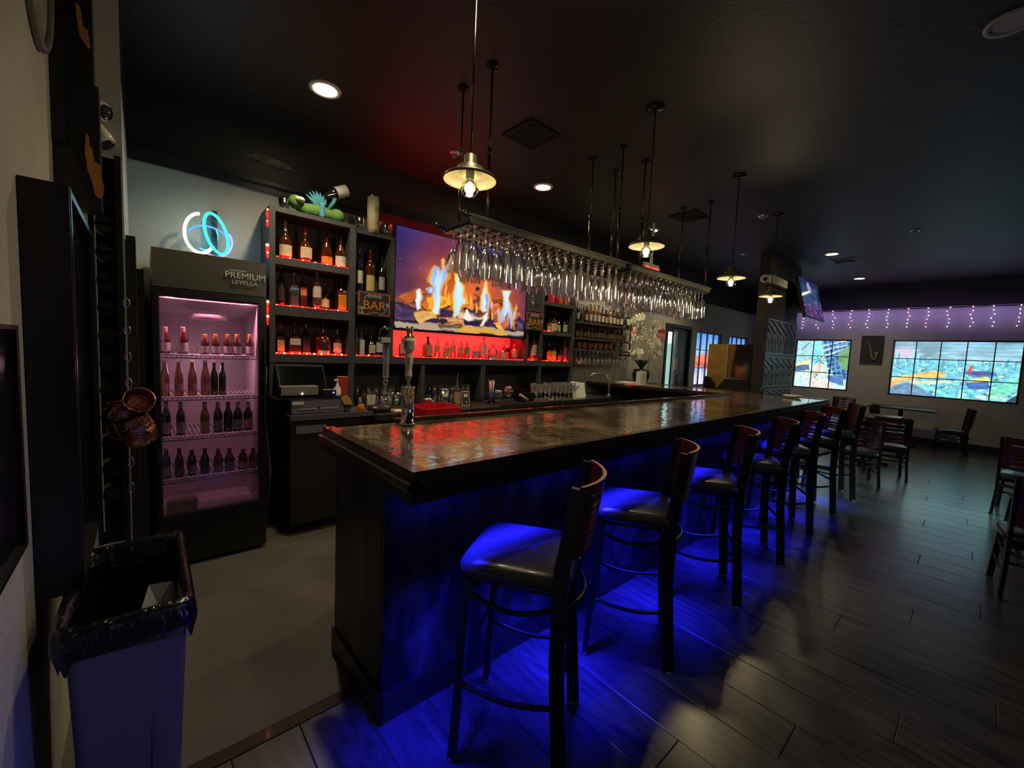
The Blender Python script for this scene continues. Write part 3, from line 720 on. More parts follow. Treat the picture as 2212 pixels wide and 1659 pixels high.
table(11.2, 1.02, .8, 1.0, .75, 'dark table pushed against the far wall under the large city window')
table(5.9, -1.4, .8, .8, .75, 'dark table at the right edge behind the chairs')

# ================================================================== DRINKS FRIDGE
FX0, FX1, FY0, FY1, FZ = .045, .648, 3.34, 3.965, 2.03
fr = thing('drinks_fridge', 'tall black glass door drinks fridge with pink lit interior, lettered PREMIUM LEVELLA', 'fridge', (0, 0, 0))
MB().box(FX0, FX0 + .03, FY0 + .05, FY1, .03, FZ).box(FX1 - .03, FX1, FY0 + .05, FY1, .03, FZ).box(FX0 + .03, FX1 - .03, FY1 - .03, FY1, .03, FZ).box(FX0 + .03, FX1 - .03, FY0 + .05, FY1 - .03, FZ - .05, FZ).box(FX0 + .03, FX1 - .03, FY0 + .05, FY1 - .03, .03, .30).box(FX0 + .01, FX1 - .01, FY0 + .08, FY1, 0, .03).build('cabinet', M['black'], fr)
IN = mat('white fridge liner', (.55, .5, .52), .5)
MB().box(FX0 + .03, FX0 + .035, FY0 + .06, FY1 - .04, .30, FZ - .05).box(FX1 - .035, FX1 - .03, FY0 + .06, FY1 - .04, .30, FZ - .05).box(FX0 + .03, FX1 - .03, FY1 - .04, FY1 - .03, .3, FZ - .05).box(FX0 + .03, FX1 - .03, FY0 + .05, FY1 - .04, .30, .305).box(FX0 + .03, FX1 - .03, FY0 + .05, FY1 - .04, 1.80, 1.805).box(FX0 + .03, FX1 - .03, FY0 + .05, FY0 + .06, 1.745, 1.80).build('liner', IN, fr)
HD = MB().box(FX0, FX1, FY0, FY0 + .05, 1.80, FZ).build('header_panel', mat('warm dark grey header', (.10, .095, .075), .4), fr)
text('lettering', 'PREMIUM', .057, (.408, FY0 - .004, 1.905), R_FRONT, mat('bright white lettering', (.95, .95, .92), .5), HD, .0015)
text('lettering', 'LEVELLA', .036, (.445, FY0 - .004, 1.868), R_FRONT, M['white'], HD, .0015, sx=1.12)
MB().box(.43, .53, FY0 - .003, FY0, 1.952, 1.957).build('letter_rule', M['white'], HD)
dx0, dx1, dz0, dz1 = .074, .600, .36, 1.757
DO = MB().box(FX0, dx0, FY0, FY0 + .045, .30, 1.795).box(dx1, FX1, FY0, FY0 + .045, .30, 1.795).box(dx0, dx1, FY0, FY0 + .045, .30, dz0).box(dx0, dx1, FY0, FY0 + .045, dz1, 1.795).build('door', M['black'], fr)
MB().box(dx0, dx1, FY0 + .012, FY0 + .018, dz0, dz1).build('glass_pane', M['pane'], DO)
MB().box(FX1 - .02, FX1 - .005, FY0 - .02, FY0, .9, 1.5).build('door_handle', M['black'], DO)
MB().box(FX0, FX1, FY0 + .01, FY0 + .05, .03, .295).build('grille_panel', M['matte'], fr)
MB().prism([(.15, 0), (.53, 0), (.50, .025), (.18, .025)], 1.742, 1.752, 0, lambda x, y, z: (x, FY0 + .062 + y * .8, z)).build('light_tube', emat('red pink lamp lens', (1, .09, .2), 2.2), fr)
fan = MB().lathe([(.12, 0), (.12, -.03), (.105, -.035), (.10, -.02)], 28, (.335, 3.62, 1.66)).build('fan_housing', IN, fr)
for r in (.02, .036, .052, .068, .084): MB().lathe([(r - .003, 0), (r + .003, 0), (r + .003, -.006), (r - .003, -.006), (r - .003, 0)], 24, (.335, 3.62, 1.645)).build('grille_ring', M['gray_plastic'], fan)
MB().prism([(3.455, 1.742), (3.92, 1.665), (3.92, 1.672), (3.455, 1.750)], FX0 + .035, FX1 - .035, 0, lambda y, z, x: (x, y, z)).build('evaporator_cover', IN, fr)
SZ = [float(at_y(345, py, 3.42)[2]) for py in (765, 859, 947, 1040)]
wire = mat('white coated wire', (.95, .92, .95), .4)
for z in SZ:
    sh = MB()
    for dz in (0, -.022): sh.tube([(.082, FY0 + .07, z + dz), (.608, FY0 + .07, z + dz)], .0042, 6)
    for i in range(22): x = .086 + i * .0247; sh.tube([(x, FY0 + .07, z - .022), (x, FY0 + .07, z), (x, FY1 - .05, z)], .0026, 5)
    sh.tube([(.082, FY1 - .05, z), (.608, FY1 - .05, z)], .0028, 6)
    sh.build('wire_shelf', wire, fr)

# ================================================================== BOTTLES
PROF = {  # r in units of half width, z in units of height
 'wine': [(.0, 0), (.9, 0), (1, .02), (1, .60), (.85, .67), (.42, .74), (.34, .80), (.33, .97)],
 'spirit': [(.0, 0), (.92, 0), (1, .02), (1, .56), (.9, .63), (.5, .70), (.33, .76), (.31, .95)],
 'cognac': [(.0, 0), (.92, 0), (1, .03), (.98, .40), (.88, .50), (.55, .58), (.32, .66), (.25, .74), (.24, .95)],
 'bell': [(.0, 0), (.9, 0), (.95, .03), (1, .25), (.92, .42), (.7, .54), (.42, .64), (.27, .72), (.25, .93)],
 'decanter': [(.0, 0), (.7, 0), (.9, .05), (1, .22), (.95, .38), (.72, .52), (.4, .6), (.24, .66), (.23, .92)],
 'squat': [(.0, 0), (.95, 0), (1, .03), (1, .50), (.9, .58), (.55, .64), (.28, .68), (.22, .72), (.22, .93)],
 'beer': [(.0, 0), (.92, 0), (1, .02), (1, .55), (.9, .64), (.6, .74), (.44, .82), (.42, .97)],
 'clearbeer': [(.0, 0), (.92, 0), (1, .02), (1, .48), (.88, .6), (.58, .76), (.46, .84), (.44, .97)],
}
_proto = {}
def bottle(x, y, z, h, w, kind, gm, lm, label, group, cap='black', spout=False, lab=(.14, .46), square=False, larc=2.4, face=-PI / 2, neck=None, small=False, name='liquor_bottle'):
    t = thing(name, label, 'bottle', (x, y, z), 0, group)
    r = w / 2; n = 4 if square else (10 if small else 16)
    k = 1.18 if square else 1.0
    body = MB(); pr = [(max(rr * r, .0005) * (k if zz < .62 else 1), zz * h) for rr, zz in PROF[kind]]
    if square:
        # square section shoulders, round neck
        body.lathe(pr[:5], 4, m=0, smooth=False, a0=PI / 4); body.lathe([(pr[4][0] * .8, pr[4][1])] + pr[5:], 10)
    else: body.lathe(pr, n)
    body.build('glass_body', M[gm], t)
    if lm:
        a, b = lab; L = MB(); hw = larc / 2
        if square:
            q = r * .84 + .001; L.box(-q * .86, q * .86, -q - .0015, -q + .001, a * h, b * h)
        else:
            L.lathe([(r * 1.01 + .0006, a * h), (r * 1.01 + .0006, b * h)], 8, a0=face - hw, arc=larc)
        L.build('label', M[lm], t)
    if neck: MB().lathe([(PROF[kind][-1][0] * r * 1.12, h * .72 if kind == 'cognac' else h * .80), (PROF[kind][-1][0] * r * 1.12, h * .96)], 10).build('neck_foil', M[neck], t)
    c = MB(); rc = PROF[kind][-1][0] * r * 1.1
    if spout:
        c.lathe([(rc, .95 * h), (rc, .985 * h), (rc * .5, 1.0 * h)], 8, m=0); c.tube([(0, 0, h * .98), (0, 0, h * 1.02), (.012, 0, h * 1.02 + .035)], .004, 6, m=1)
        c.build('pour_spout', [M['black'], M['chrome']], t)
    else:
        c.lathe([(rc, .93 * h), (rc, h), (.0005, h)], 10).build('cap', M[cap], t)
    return t
def place(px, pbase, ptop, wpx, yplane, z, **k):
    b = at_y(px, pbase, yplane); tp = at_y(px, ptop, yplane)
    x = float(b[0]); h = float(tp[2] - z)
    dx = abs(float(at_y(px + wpx / 2, pbase, yplane)[0] - at_y(px - wpx / 2, pbase, yplane)[0]))
    return bottle(x, yplane, z, h, dx * .93, **k)

# ================================================================== BACK BAR SHELVING
HY0, HY1 = 3.68, 3.985
hu = thing('back_bar_shelving', 'charcoal open shelving wall unit around the television, red led lit', 'shelving', (0, 0, 0))
def board(n, x0, x1, z0, z1, y0=HY0, y1=HY1): MB().box(x0, x1, y0, y1, z0, z1).build(n, M['hutch'], hu)
board('side_panel', .735, .775, .955, 2.525); board('divider', 1.345, 1.395, .955, 2.525); board('divider', 1.725, 1.765, 1.40, 2.50, HY0 + .02)
board('shelf', .775, 1.345, 1.705, 1.78); board('shelf', .775, 1.345, 2.095, 2.15); board('shelf', .775, 1.345, 2.49, 2.525)
board('shelf', .735, 4.345, 1.335, 1.40, HY0 - .003); board('shelf', 1.395, 1.725, 1.935, 1.965, HY0 + .02); board('shelf', 1.395, 1.725, 2.47, 2.50, HY0 + .02)
board('divider', 3.475, 3.50, 1.40, 2.45); board('divider', 3.70, 3.745, .955, 2.45); board('side_panel', 4.30, 4.345, .955, 2.45)
board('divider', 2.06, 2.10, .955, 1.335); board('divider', 2.80, 2.86, .955, 1.335)
board('shelf', 3.5, 3.70, 2.00, 2.03); board('shelf', 3.745, 4.30, 1.73, 1.775); board('shelf', 3.745, 4.30, 2.10, 2.145); board('shelf', 3.475, 4.345, 2.45, 2.49)
MB().box(.775, 1.725, HY1, HY1 + .012, .93, 2.5).box(3.475, 4.30, HY1, HY1 + .012, .93, 2.49).box(1.725, 3.475, HY1, HY1 + .012, .93, 1.36).build('back_panel', M['hutch'], hu)
MB().box(1.765, 3.475, HY1, HY1 + .012, 1.36, 2.69).build('back_panel', mat('pale translucent back panel', (.7, .68, .68), .45), hu)
def led_string(pts, label, grp, mt='led_red', nb=30, r=.0045, hot=5):
    """lumpy little red led rope lying along pts"""
    t = thing('led_rope', label, 'light string', tuple(pts[0]), 0, grp)
    o0 = Vector(pts[0]); cum = [0]; P = [Vector(p) - o0 for p in pts]
    for a, b in zip(P[:-1], P[1:]): cum.append(cum[-1] + (b - a).length)
    def at(s):
        d = s * cum[-1]
        for i in range(len(P) - 1):
            if d <= cum[i + 1] + 1e-9: return P[i].lerp(P[i + 1], (d - cum[i]) / max(1e-9, cum[i + 1] - cum[i]))
        return P[-1]
    rng = random.Random(len(label))
    MB().tube([at(i / nb) + Vector((0, 0, .003 + .002 * math.sin(i * 2.1))) for i in range(nb + 1)], r * .55, 5).build('rope', M[mt], t)
    b = MB()
    for i in range(nb):
        p = at((i + .5) / nb) + Vector((0, rng.uniform(-.006, .006), r + rng.uniform(0, .004))); b.ball(p, r * rng.uniform(.7, 1.5), 6, 1 if i % hot == 0 else 0)
    b.build('led_beads', [M[mt], M['led_redhot']], t)
    return t
G = 'red led ropes on the back bar'
led_string([(.78, 3.70, 2.15), (1.34, 3.70, 2.15)], 'red led rope along the upper left liquor shelf front edge', G)
led_string([(.78, 3.70, 1.78), (1.34, 3.70, 1.78)], 'red led rope along the middle left liquor shelf front edge', G)
led_string([(.78, 3.70, 1.40), (1.34, 3.70, 1.40)], 'red led rope along the lower left liquor shelf front edge', G, nb=40, hot=4, r=.006)
led_string([(1.42, 3.72, 1.40), (1.72, 3.72, 1.40)], 'red led rope in the narrow shelf under the bar sign', G, nb=14)
led_string([(1.80, 3.71, 1.40), (3.46, 3.71, 1.40)], 'long red led rope below the television', G, nb=70, hot=6)
led_string([(3.52, 3.72, 1.40), (3.69, 3.72, 1.40)], 'red led rope on the narrow shelf right of the television', G, nb=10)
led_string([(3.76, 3.72, 1.40), (4.29, 3.72, 1.40)], 'red led rope on the lower right liquor shelf', G, nb=24)
led_string([(3.76, 3.72, 1.775), (4.0, 3.72, 1.775)], 'short red led rope on the middle right liquor shelf', G, nb=10)
led_string([(.726, 3.70, 2.49), (.726, 3.70, 2.36)], 'red led glow on the outer left side of the shelving, topmost', G, nb=8, r=.008)
led_string([(.726, 3.70, 2.22), (.726, 3.70, 2.13)], 'red led glow on the outer left side of the shelving, second from top', G, nb=8, r=.010)
led_string([(.726, 3.70, 1.80), (.726, 3.70, 1.62)], 'red led glow on the outer left side of the shelving, lowest', G, nb=8, r=.008)
led_string([(1.77, 3.955, 2.672), (3.0, 3.955, 2.672)], 'red led line behind the top edge of the television', G, nb=50, r=.004)

UP, MID, LO = 'bottles on the upper left liquor shelf', 'bottles on the middle left liquor shelf', 'bottles on the lower left liquor shelf'
Y = 3.77
place(616, 547, 475, 31, Y, 2.15, kind='cognac', gm='amber', lm='l_cream', label='cognac bottle with cream label and tall gold neck foil, upper left shelf', group=UP, cap='gold', neck='l_gold', lab=(.08, .36))
place(659, 555, 491, 34, Y, 2.15, kind='decanter', gm='amber', lm='l_cream', label='round decanter bottle with red capped neck and arched cream label', group=UP, cap='red_plastic', neck='l_red', lab=(.12, .42), larc=1.7)
place(705, 563, 498, 27, Y, 2.15, kind='bell', gm='amber', lm='l_orange', label='bell shaped bottle with bright orange label', group=UP, cap='gold', lab=(.03, .26))
place(735, 567, 506, 27, Y, 2.15, kind='bell', gm='amber', lm='l_white', label='squat amber bottle with white label at the right end of the upper left shelf', group=UP, spout=False, lab=(.05, .34))
place(607, 655, 574, 18, Y, 1.78, kind='spirit', gm='dark_glass', lm='l_black', label='dark tall bottle at the left end of the middle left shelf', group=MID, cap='gray_plastic')
place(635, 657, 589, 22, Y, 1.78, kind='spirit', gm='clear_spirit', lm='l_black', label='square bottle with black slanted label on the middle left shelf', group=MID, square=True, cap='gray_plastic', lab=(.34, .50))
place(654, 660, 588, 18, Y + .02, 1.78, kind='spirit', gm='amber', lm='l_orange', label='square amber bottle with red orange slanted label', group=MID, square=True, cap='gold', lab=(.36, .58))
place(684, 665, 583, 21, Y, 1.78, kind='spirit', gm='clear_spirit', lm='l_white', label='tall bottle with white label above a pink lower label', group=MID, cap='gray_plastic', lab=(.30, .58))
place(702, 668, 612, 20, Y + .05, 1.78, kind='spirit', gm='green_glass', lm='l_cream', label='short dark green bottle with cream label, beside the white and pink labelled bottle', group=MID, cap='l_red', lab=(.12, .42))
place(736, 672, 600, 25, Y, 1.78, kind='spirit', gm='amber', lm='l_orange', label='bottle with orange and white square label at the right end of the middle left shelf', group=MID, square=True, lab=(.06, .50))
place(605, 763, 698, 22, Y, 1.40, kind='spirit', gm='amber', lm='l_tan', label='bottle with tan orange label and red neck, left end of the lower left shelf', group=LO, square=True, cap='red_plastic', lab=(.10, .45), neck='l_red')
place(635, 766, 702, 33, Y, 1.40, kind='squat', gm='amber', lm='l_white', label='broad square bottle with small white label high on it', group=LO, square=True, spout=True, lab=(.32, .54))
place(660, 767, 694, 21, Y + .02, 1.40, kind='spirit', gm='dark_glass', lm='l_black', label='square bottle with black label on the lower left shelf', group=LO, square=True, spout=True, lab=(.1, .5))
place(697, 769, 702, 36, Y, 1.40, kind='squat', gm='amber', lm='l_cream', label='widest squat bottle with a small cream label near its base', group=LO, spout=True, lab=(.04, .15), larc=1.4)
place(728, 766, 712, 21, Y, 1.40, kind='spirit', gm='amber', lm='l_cream', label='short bottle with arched cream label, right end of the lower left shelf', group=LO, cap='l_tan', lab=(.12, .48))
RU, RL = 'bottles above the bar sign', 'bottles in the narrow shelf below the bar sign'
place(776, 627, 541, 16, 3.76, 1.965, kind='wine', gm='dark_glass', lm='l_cream', label='dark whiskey bottle with cream label, leftmost above the left BAR sign', group=RU, spout=True, lab=(.22, .52))
place(799, 628, 541, 21, 3.76, 1.965, kind='wine', gm='amber', lm='l_gold', label='tall bottle with gold label above the middle of the left BAR sign', group=RU, spout=True, lab=(.06, .42), cap='black')
place(824, 631, 560, 15, 3.76, 1.965, kind='wine', gm='dark_glass', lm='l_grey', label='black bottle with grey print above the right end of the left BAR sign', group=RU, spout=True, lab=(.15, .5))
place(769, 772, 713, 14, 3.80, 1.40, kind='spirit', gm='teal_glass', lm=None, label='teal gin bottle at the left end under the left BAR sign', group=RL, spout=True)
place(780, 771, 712, 14, 3.75, 1.40, kind='spirit', gm='clear_spirit', lm='l_white', label='gin bottle with tall white label next to the teal bottle', group=RL, spout=True, square=True, lab=(.05, .62))
place(801, 772, 720, 21, 3.75, 1.40, kind='decanter', gm='dark_glass', lm='l_cream', label='dark apothecary bottle with diamond shaped cream label', group=RL, spout=True, lab=(.14, .5), larc=1.5)
place(819, 770, 712, 17, 3.75, 1.40, kind='spirit', gm='dark_glass', lm='l_white', label='dark bottle with white label right of the diamond labelled one', group=RL, spout=True, lab=(.16, .52))
UT = 'bottles standing below the television'
for (px, tp, w, gm, lm, lb, la) in [(869, 728, 15, 'red_glass', 'l_pink', 'pink bottle behind the left tap handle below the television', (.2, .7)), (923, 727, 18, 'green_glass', 'l_tan', 'dark green square bottle with tan label below the television', (.1, .62)),
        (944, 729, 11, 'clear_spirit', 'l_pink', 'clear bottle with faint label right of the dark green bottle', (.3, .6)), (964, 737, 13, 'pink_glass', 'l_tan', 'bottle with tan kraft label below the television', (.1, .62)), (978, 731, 11, 'clear_spirit', 'l_pink', 'slim clear bottle with small round label below the television', (.35, .65)),
        (995, 738, 11, 'pink_glass', 'l_pink', 'left of two pink bottles below the middle of the television', (.3, .7)), (1008, 738, 11, 'pink_glass', 'l_grey', 'right of two pink bottles below the middle of the television', (.3, .7)), (1027, 748, 12, 'clear_spirit', 'l_grey', 'short bottle with grey label below the television', (.2, .6)),
        (1043, 729, 15, 'clear_spirit', 'l_white', 'tall clear bottle with white and blue label below the television', (.2, .62)), (1064, 742, 18, 'clear_spirit', 'l_grey', 'squat clear bottle right of the tall white labelled bottle', (.06, .3)), (1084, 748, 12, 'clear_spirit', 'l_white', 'short bottle with white label left of the last red lit bottle', (.12, .5)),
        (1093, 735, 12, 'clear_spirit', 'l_black', 'clear bottle with dark label near the right end below the television', (.4, .6)), (1110, 744, 12, 'pink_glass', 'l_pink', 'last bottle on the right below the television', (.2, .6))]:
    place(px, 778, tp, w, 3.78 if px != 1093 else 3.86, 1.40, kind='spirit', gm=gm, lm=lm, label=lb, group=UT, lab=la, cap='black' if px in (923, 1093) else 'white', square=(px == 923))
RT = 'bottles on the right hand liquor shelves'
place(1149, 673, 624, 9, 3.77, 2.03, kind='spirit', gm='clear_spirit', lm=None, label='tall slim clear bottle above the right BAR sign', group=RT)
place(1165, 675, 633, 9, 3.77, 2.03, kind='wine', gm='dark_glass', lm='l_yellow', label='bottle with yellow green label above the right BAR sign', group=RT, lab=(.1, .7))
place(1137, 780, 726, 11, 3.76, 1.40, kind='spirit', gm='dark_glass', lm=None, label='dark bottle at the left end under the right BAR sign', group=RT, spout=True)
place(1150, 780, 724, 13, 3.76, 1.40, kind='spirit', gm='red_glass', lm='l_white', label='red bottle with white label under the right BAR sign', group=RT, spout=True, lab=(.2, .62))
place(1165, 780, 726, 9, 3.82, 1.40, kind='spirit', gm='dark_glass', lm='l_grey', label='dark bottle at the right end under the right BAR sign', group=RT, spout=True)
for (px, b, tp, w, gm, lm, z, lb) in [(1185, 713, 690, 10, 'amber', 'l_pink', 1.775, 'small amber bottle at the left of the middle right shelf'), (1194, 713, 680, 15, 'amber', 'l_cream', 1.775, 'broad amber bottle with cream label, middle right shelf'), (1205, 714, 686, 8, 'amber', 'l_cream', 1.775, 'slim amber bottle between the broad bottle and the two dark ones'),
        (1219, 716, 683, 10, 'dark_glass', 'l_cream', 1.775, 'left of two dark bottles with cream labels on the middle right shelf'), (1232, 718, 679, 12, 'dark_glass', 'l_cream', 1.775, 'right of two dark bottles with cream labels on the middle right shelf'),
        (1184, 778, 738, 11, 'dark_glass', 'l_orange', 1.40, 'dark bottle with orange label, lower right shelf'), (1194, 779, 737, 10, 'dark_glass', 'l_yellow', 1.40, 'dark bottle with yellow label, lower right shelf'), (1208, 778, 755, 14, 'dark_glass', 'l_red', 1.40, 'short squat bottle on the lower right shelf'), (1218, 779, 730, 10, 'pink_glass', None, 1.40, 'tall pink clear bottle on the lower right shelf'), (1230, 779, 745, 9, 'dark_glass', 'l_grey', 1.40, 'dark bottle at the right end of the lower right shelf')]:
    place(px, b, tp, w, 3.77, z, kind='spirit', gm=gm, lm=lm, label=lb, group=RT, lab=(.08, .5), spout=(px in (1219, 1232)))
for i, px in enumerate((1194, 1211, 1226)):
    x = float(at_y(px, 648, 3.76)[0]); t = thing('boxed_bottle', ['bright red box, leftmost on the top right shelf', 'red box in the middle of the top right shelf', 'pale red box, rightmost on the top right shelf'][i], 'box', (x, 3.78, 2.145), 0, 'red boxes on the top right shelf')
    MB().box(-.04, .04, -.03, .03, 0, .17).build('carton', M['red_plastic'] if i < 2 else M['l_pink'], t, bevel=.003); MB().box(-.03, .03, -.0315, -.03, .03, .10).build('print_band', M['l_orange'] if i else M['red_plastic'], t)

# two flat BAR signs
def bar_sign(c, w, h, label, top='OVIVIS'):
    t = thing('bar_sign', label, 'sign', c, 0, 'printed BAR signs')
    cv = Canvas(96, 64, srgb(58, 52, 50)); cv.noise(.3, 6, 3)
    for r, col in ((.0, srgb(215, 100, 75)),):
        for a, b, c_, d in ((.02, .04, .98, .08), (.02, .92, .35, .96), (.66, .92, .98, .96), (.02, .04, .05, .5), (.02, .6, .05, .96), (.95, .04, .98, .96)): cv.poly([(a, b), (c_, b), (c_, d), (a, d)], col)
    for k in range(14):
        an = -2.6 + k * .12; cv.ell(.28 + .22 * math.cos(an) * .7 + .04, .5 + .34 * math.sin(an), .012, .02, srgb(110, 165, 185))
        an = .2 + k * .1; cv.ell(.62 + .28 * math.cos(an), .5 + .42 * math.sin(an), .012, .02, srgb(110, 165, 185))
    cv.poly([(.05, .66), (.21, .66), (.13, .80), (.18, .92), (.08, .92), (.13, .80)], srgb(120, 190, 225)); cv.ell(.90, .50, .05, .10, srgb(90, 165, 220)); cv.poly([(.30, .86), (.7, .88), (.7, .90), (.30, .88)], srgb(150, 140, 135), .7)
    MB().box(-w / 2, w / 2, 0, .012, -h / 2, h / 2).build('board', M['matte'], t)
    picture('printed_face', cv, 0, 1, 0, 1, lambda u, v: (-w / 2 + u * w, -.001, h / 2 - v * h), attr_mat('sign print', 0, .5), t)
    text('lettering', 'BAR', h * .52, (0, -.003, -h * .24), R_FRONT, M['l_orange'], t, .001, 'CENTER', 1.05)
    text('lettering', top, h * .22, (0, -.003, h * .24), R_FRONT, M['l_white'], t, .001, 'CENTER', .95)
    text('lettering', 'drink up', h * .11, (0.02, -.003, -h * .38), R_FRONT, M['l_tan'], t, .001, 'CENTER', 1)
a = at_y(773, 628, 3.665); b = at_y(843, 684, 3.665)
bar_sign((float(a[0] + b[0]) / 2, 3.665, float(at_y(773, 653, 3.665)[2])), float(b[0] - a[0]), .215, 'dark printed bar sign with orange BAR lettering left of the television')
a = at_y(1137, 676, 3.665); b = at_y(1173, 711, 3.665)
bar_sign((float(a[0] + b[0]) / 2, 3.665, float(at_y(1155, 694, 3.665)[2])), float(b[0] - a[0]), .215, 'dark printed bar sign with orange BAR lettering right of the television')

# ---------------- television with a log fire
def fire():
    c = Canvas(320, 184, srgb(40, 28, 75))
    c.poly([(0, 0), (1, 0), (1, .5), (0, .5)], srgb(42, 40, 105), 1, srgb(60, 35, 70))
    c.glow(.38, .42, .20, .36, srgb(205, 95, 30), .9); c.glow(.62, .52, .18, .24, srgb(215, 100, 35), .9); c.glow(.82, .62, .15, .26, srgb(190, 80, 45), .85); c.glow(.25, .68, .24, .18, srgb(200, 95, 40), .6)
    c.glow(.30, .12, .12, .2, srgb(110, 40, 70), .6); c.glow(.05, .62, .16, .16, srgb(70, 45, 85), .6)
    c.noise(.6, 5, 1)
    c.warp(.035, 9, 4)
    c.poly([(0, .73), (.12, .70), (.3, .76), (.55, .72), (.8, .76), (1, .80), (1, 1), (0, 1)], srgb(52, 32, 62)); c.noise(1.1, 22, 6, .72, 1)
    L = [([(.0, .70), (.20, .77), (.19, .82), (0, .75)], (135, 70, 60)), ([(.02, .68), (.16, .56), (.20, .61), (.06, .76)], (190, 95, 40)), ([(.16, .74), (.34, .58), (.42, .64), (.24, .80)], (205, 105, 30)), ([(.20, .68), (.34, .62), (.36, .70), (.22, .76)], (245, 165, 45)),
         ([(.34, .60), (.42, .56), (.46, .76), (.38, .78)], (220, 120, 35)), ([(.44, .62), (.56, .64), (.55, .72), (.43, .70)], (215, 115, 35)), ([(.545, .48), (.60, .46), (.62, .60), (.55, .62)], (200, 100, 50)), ([(.58, .58), (.64, .58), (.66, .84), (.60, .84)], (105, 48, 45)),
         ([(.66, .56), (.84, .58), (.84, .62), (.66, .61)], (160, 75, 40)), ([(.66, .66), (.76, .62), (.80, .78), (.72, .86)], (205, 105, 45)), ([(.74, .82), (.94, .70), (.97, .76), (.80, .92)], (185, 90, 55)), ([(.86, .80), (.98, .84), (.97, .92), (.84, .90)], (85, 60, 90)),
         ([(.0, .80), (.16, .82), (.14, .90), (0, .90)], (70, 50, 85)), ([(.12, .84), (.25, .78), (.27, .87), (.16, .94)], (225, 165, 90)), ([(.28, .80), (.42, .72), (.46, .80), (.34, .88)], (60, 38, 72)), ([(.64, .68), (.68, .67), (.82, .94), (.77, .98)], (135, 75, 65)), ([(.70, .86), (.75, .84), (.84, .98), (.80, .995)], (240, 170, 65)), ([(.41, .74), (.49, .71), (.52, .82), (.43, .85)], (165, 110, 85))]
    for k, (p, col) in enumerate(L):
        c.poly([(x + .006, y + .022) for x, y in p], srgb(35, 18, 30), .8)
        c.poly(p, srgb(*col), .97); c.streak(p, srgb(*[v * .55 for v in col]), srgb(*[min(255, v * 1.3 + 12) for v in col]), 9, k)
    for x, y, r in ((.575, .50, .018), (.135, .73, .014), (.485, .745, .02), (.90, .86, .02)): c.ell(x, y, r * 1.3, r * 1.8, srgb(60, 32, 40)); c.ell(x, y, r * .6, r * .9, srgb(30, 16, 28))
    c.poly([(.0, .93), (.45, .92), (1, .94), (1, 1), (0, 1)], srgb(172, 150, 128)); c.poly([(.45, .935), (.8, .95), (.86, 1), (.45, 1)], srgb(215, 160, 50), .9)
    lp = [(.275, .86), (.54, .82), (.58, .91), (.29, .975)]
    c.poly(lp, srgb(215, 145, 80)); c.streak(lp, srgb(70, 38, 35), srgb(245, 195, 130), 34, 5); c.poly([(.28, .93), (.46, .915), (.46, .95), (.30, .98)], srgb(70, 40, 42), .8)
    c.poly([(.46, .835), (.58, .80), (.61, .90), (.48, .925)], srgb(34, 24, 60)); c.ell(.305, .895, .028, .032, srgb(55, 30, 36))
    c.poly([(.40, .80), (.64, .80), (.64, .835), (.42, .84)], srgb(255, 225, 190), .55)
    c.warp(.014, 14, 9)
    def flame(pts, o, i, i2=None):
        cxm = sum(p[0] for p in pts) / len(pts); cym = sum(p[1] for p in pts) / len(pts)
        c.poly([(cxm + (x - cxm) * 1.55 + .004, cym + (y - cym) * 1.06) for x, y in pts], o, .55)
        c.poly([(cxm + (x - cxm) * 1.22, cym + (y - cym) * 1.02) for x, y in pts], o, .9); c.poly(pts, i, .97, i2)
        c.poly([(cxm + (x - cxm) * .45, cym + (y - cym) * .8) for x, y in pts], srgb(215, 242, 255), .5)
    B1, B2 = srgb(110, 165, 240), srgb(195, 235, 255); OR = srgb(246, 160, 42)
    flame([(.245, .80), (.252, .55), (.225, .50), (.235, .40), (.255, .32), (.28, .34), (.29, .42), (.315, .30), (.335, .31), (.325, .42), (.30, .50), (.285, .70), (.285, .80), (.265, .82)], OR, B1, B2)
    c.poly([(.29, .24), (.305, .22), (.318, .25), (.312, .36), (.295, .36)], srgb(225, 170, 100)); c.poly([(.338, .26), (.358, .15), (.366, .20), (.35, .30)], srgb(255, 210, 160))
    flame([(.40, .84), (.395, .62), (.405, .46), (.39, .33), (.43, .42), (.455, .50), (.46, .60), (.48, .67), (.45, .68), (.43, .80)], srgb(255, 190, 55), B2, srgb(165, 215, 250))
    c.poly([(.385, .40), (.395, .25), (.41, .36), (.415, .44), (.40, .46)], srgb(255, 205, 90))
    flame([(.60, .70), (.605, .58), (.62, .44), (.628, .34), (.64, .44), (.66, .52), (.67, .60), (.65, .72), (.62, .74)], srgb(250, 175, 60), srgb(250, 205, 90), srgb(190, 215, 235)); c.poly([(.64, .52), (.66, .52), (.665, .60), (.65, .72), (.635, .70)], srgb(125, 165, 235))
    flame([(.605, .92), (.63, .78), (.65, .73), (.66, .80), (.63, .86), (.615, .92)], OR, B2, srgb(250, 230, 180))
    flame([(.785, .46), (.845, .45), (.83, .54), (.855, .62), (.88, .84), (.872, .92), (.86, .80), (.838, .68), (.815, .76), (.775, .87), (.77, .80), (.79, .68), (.80, .56)], srgb(240, 160, 60), B2, B1)
    flame([(.745, .70), (.76, .67), (.765, .76), (.75, .82)], OR, B1); flame([(.895, .64), (.905, .70), (.90, .80), (.885, .80)], OR, B1)
    flame([(.13, .61), (.15, .58), (.165, .66), (.158, .77), (.14, .79)], OR, B2); flame([(.195, .58), (.22, .55), (.245, .56), (.245, .61), (.22, .62)], OR, B1); flame([(.465, .84), (.49, .73), (.51, .80), (.535, .85), (.50, .87)], srgb(255, 190, 90), B2)
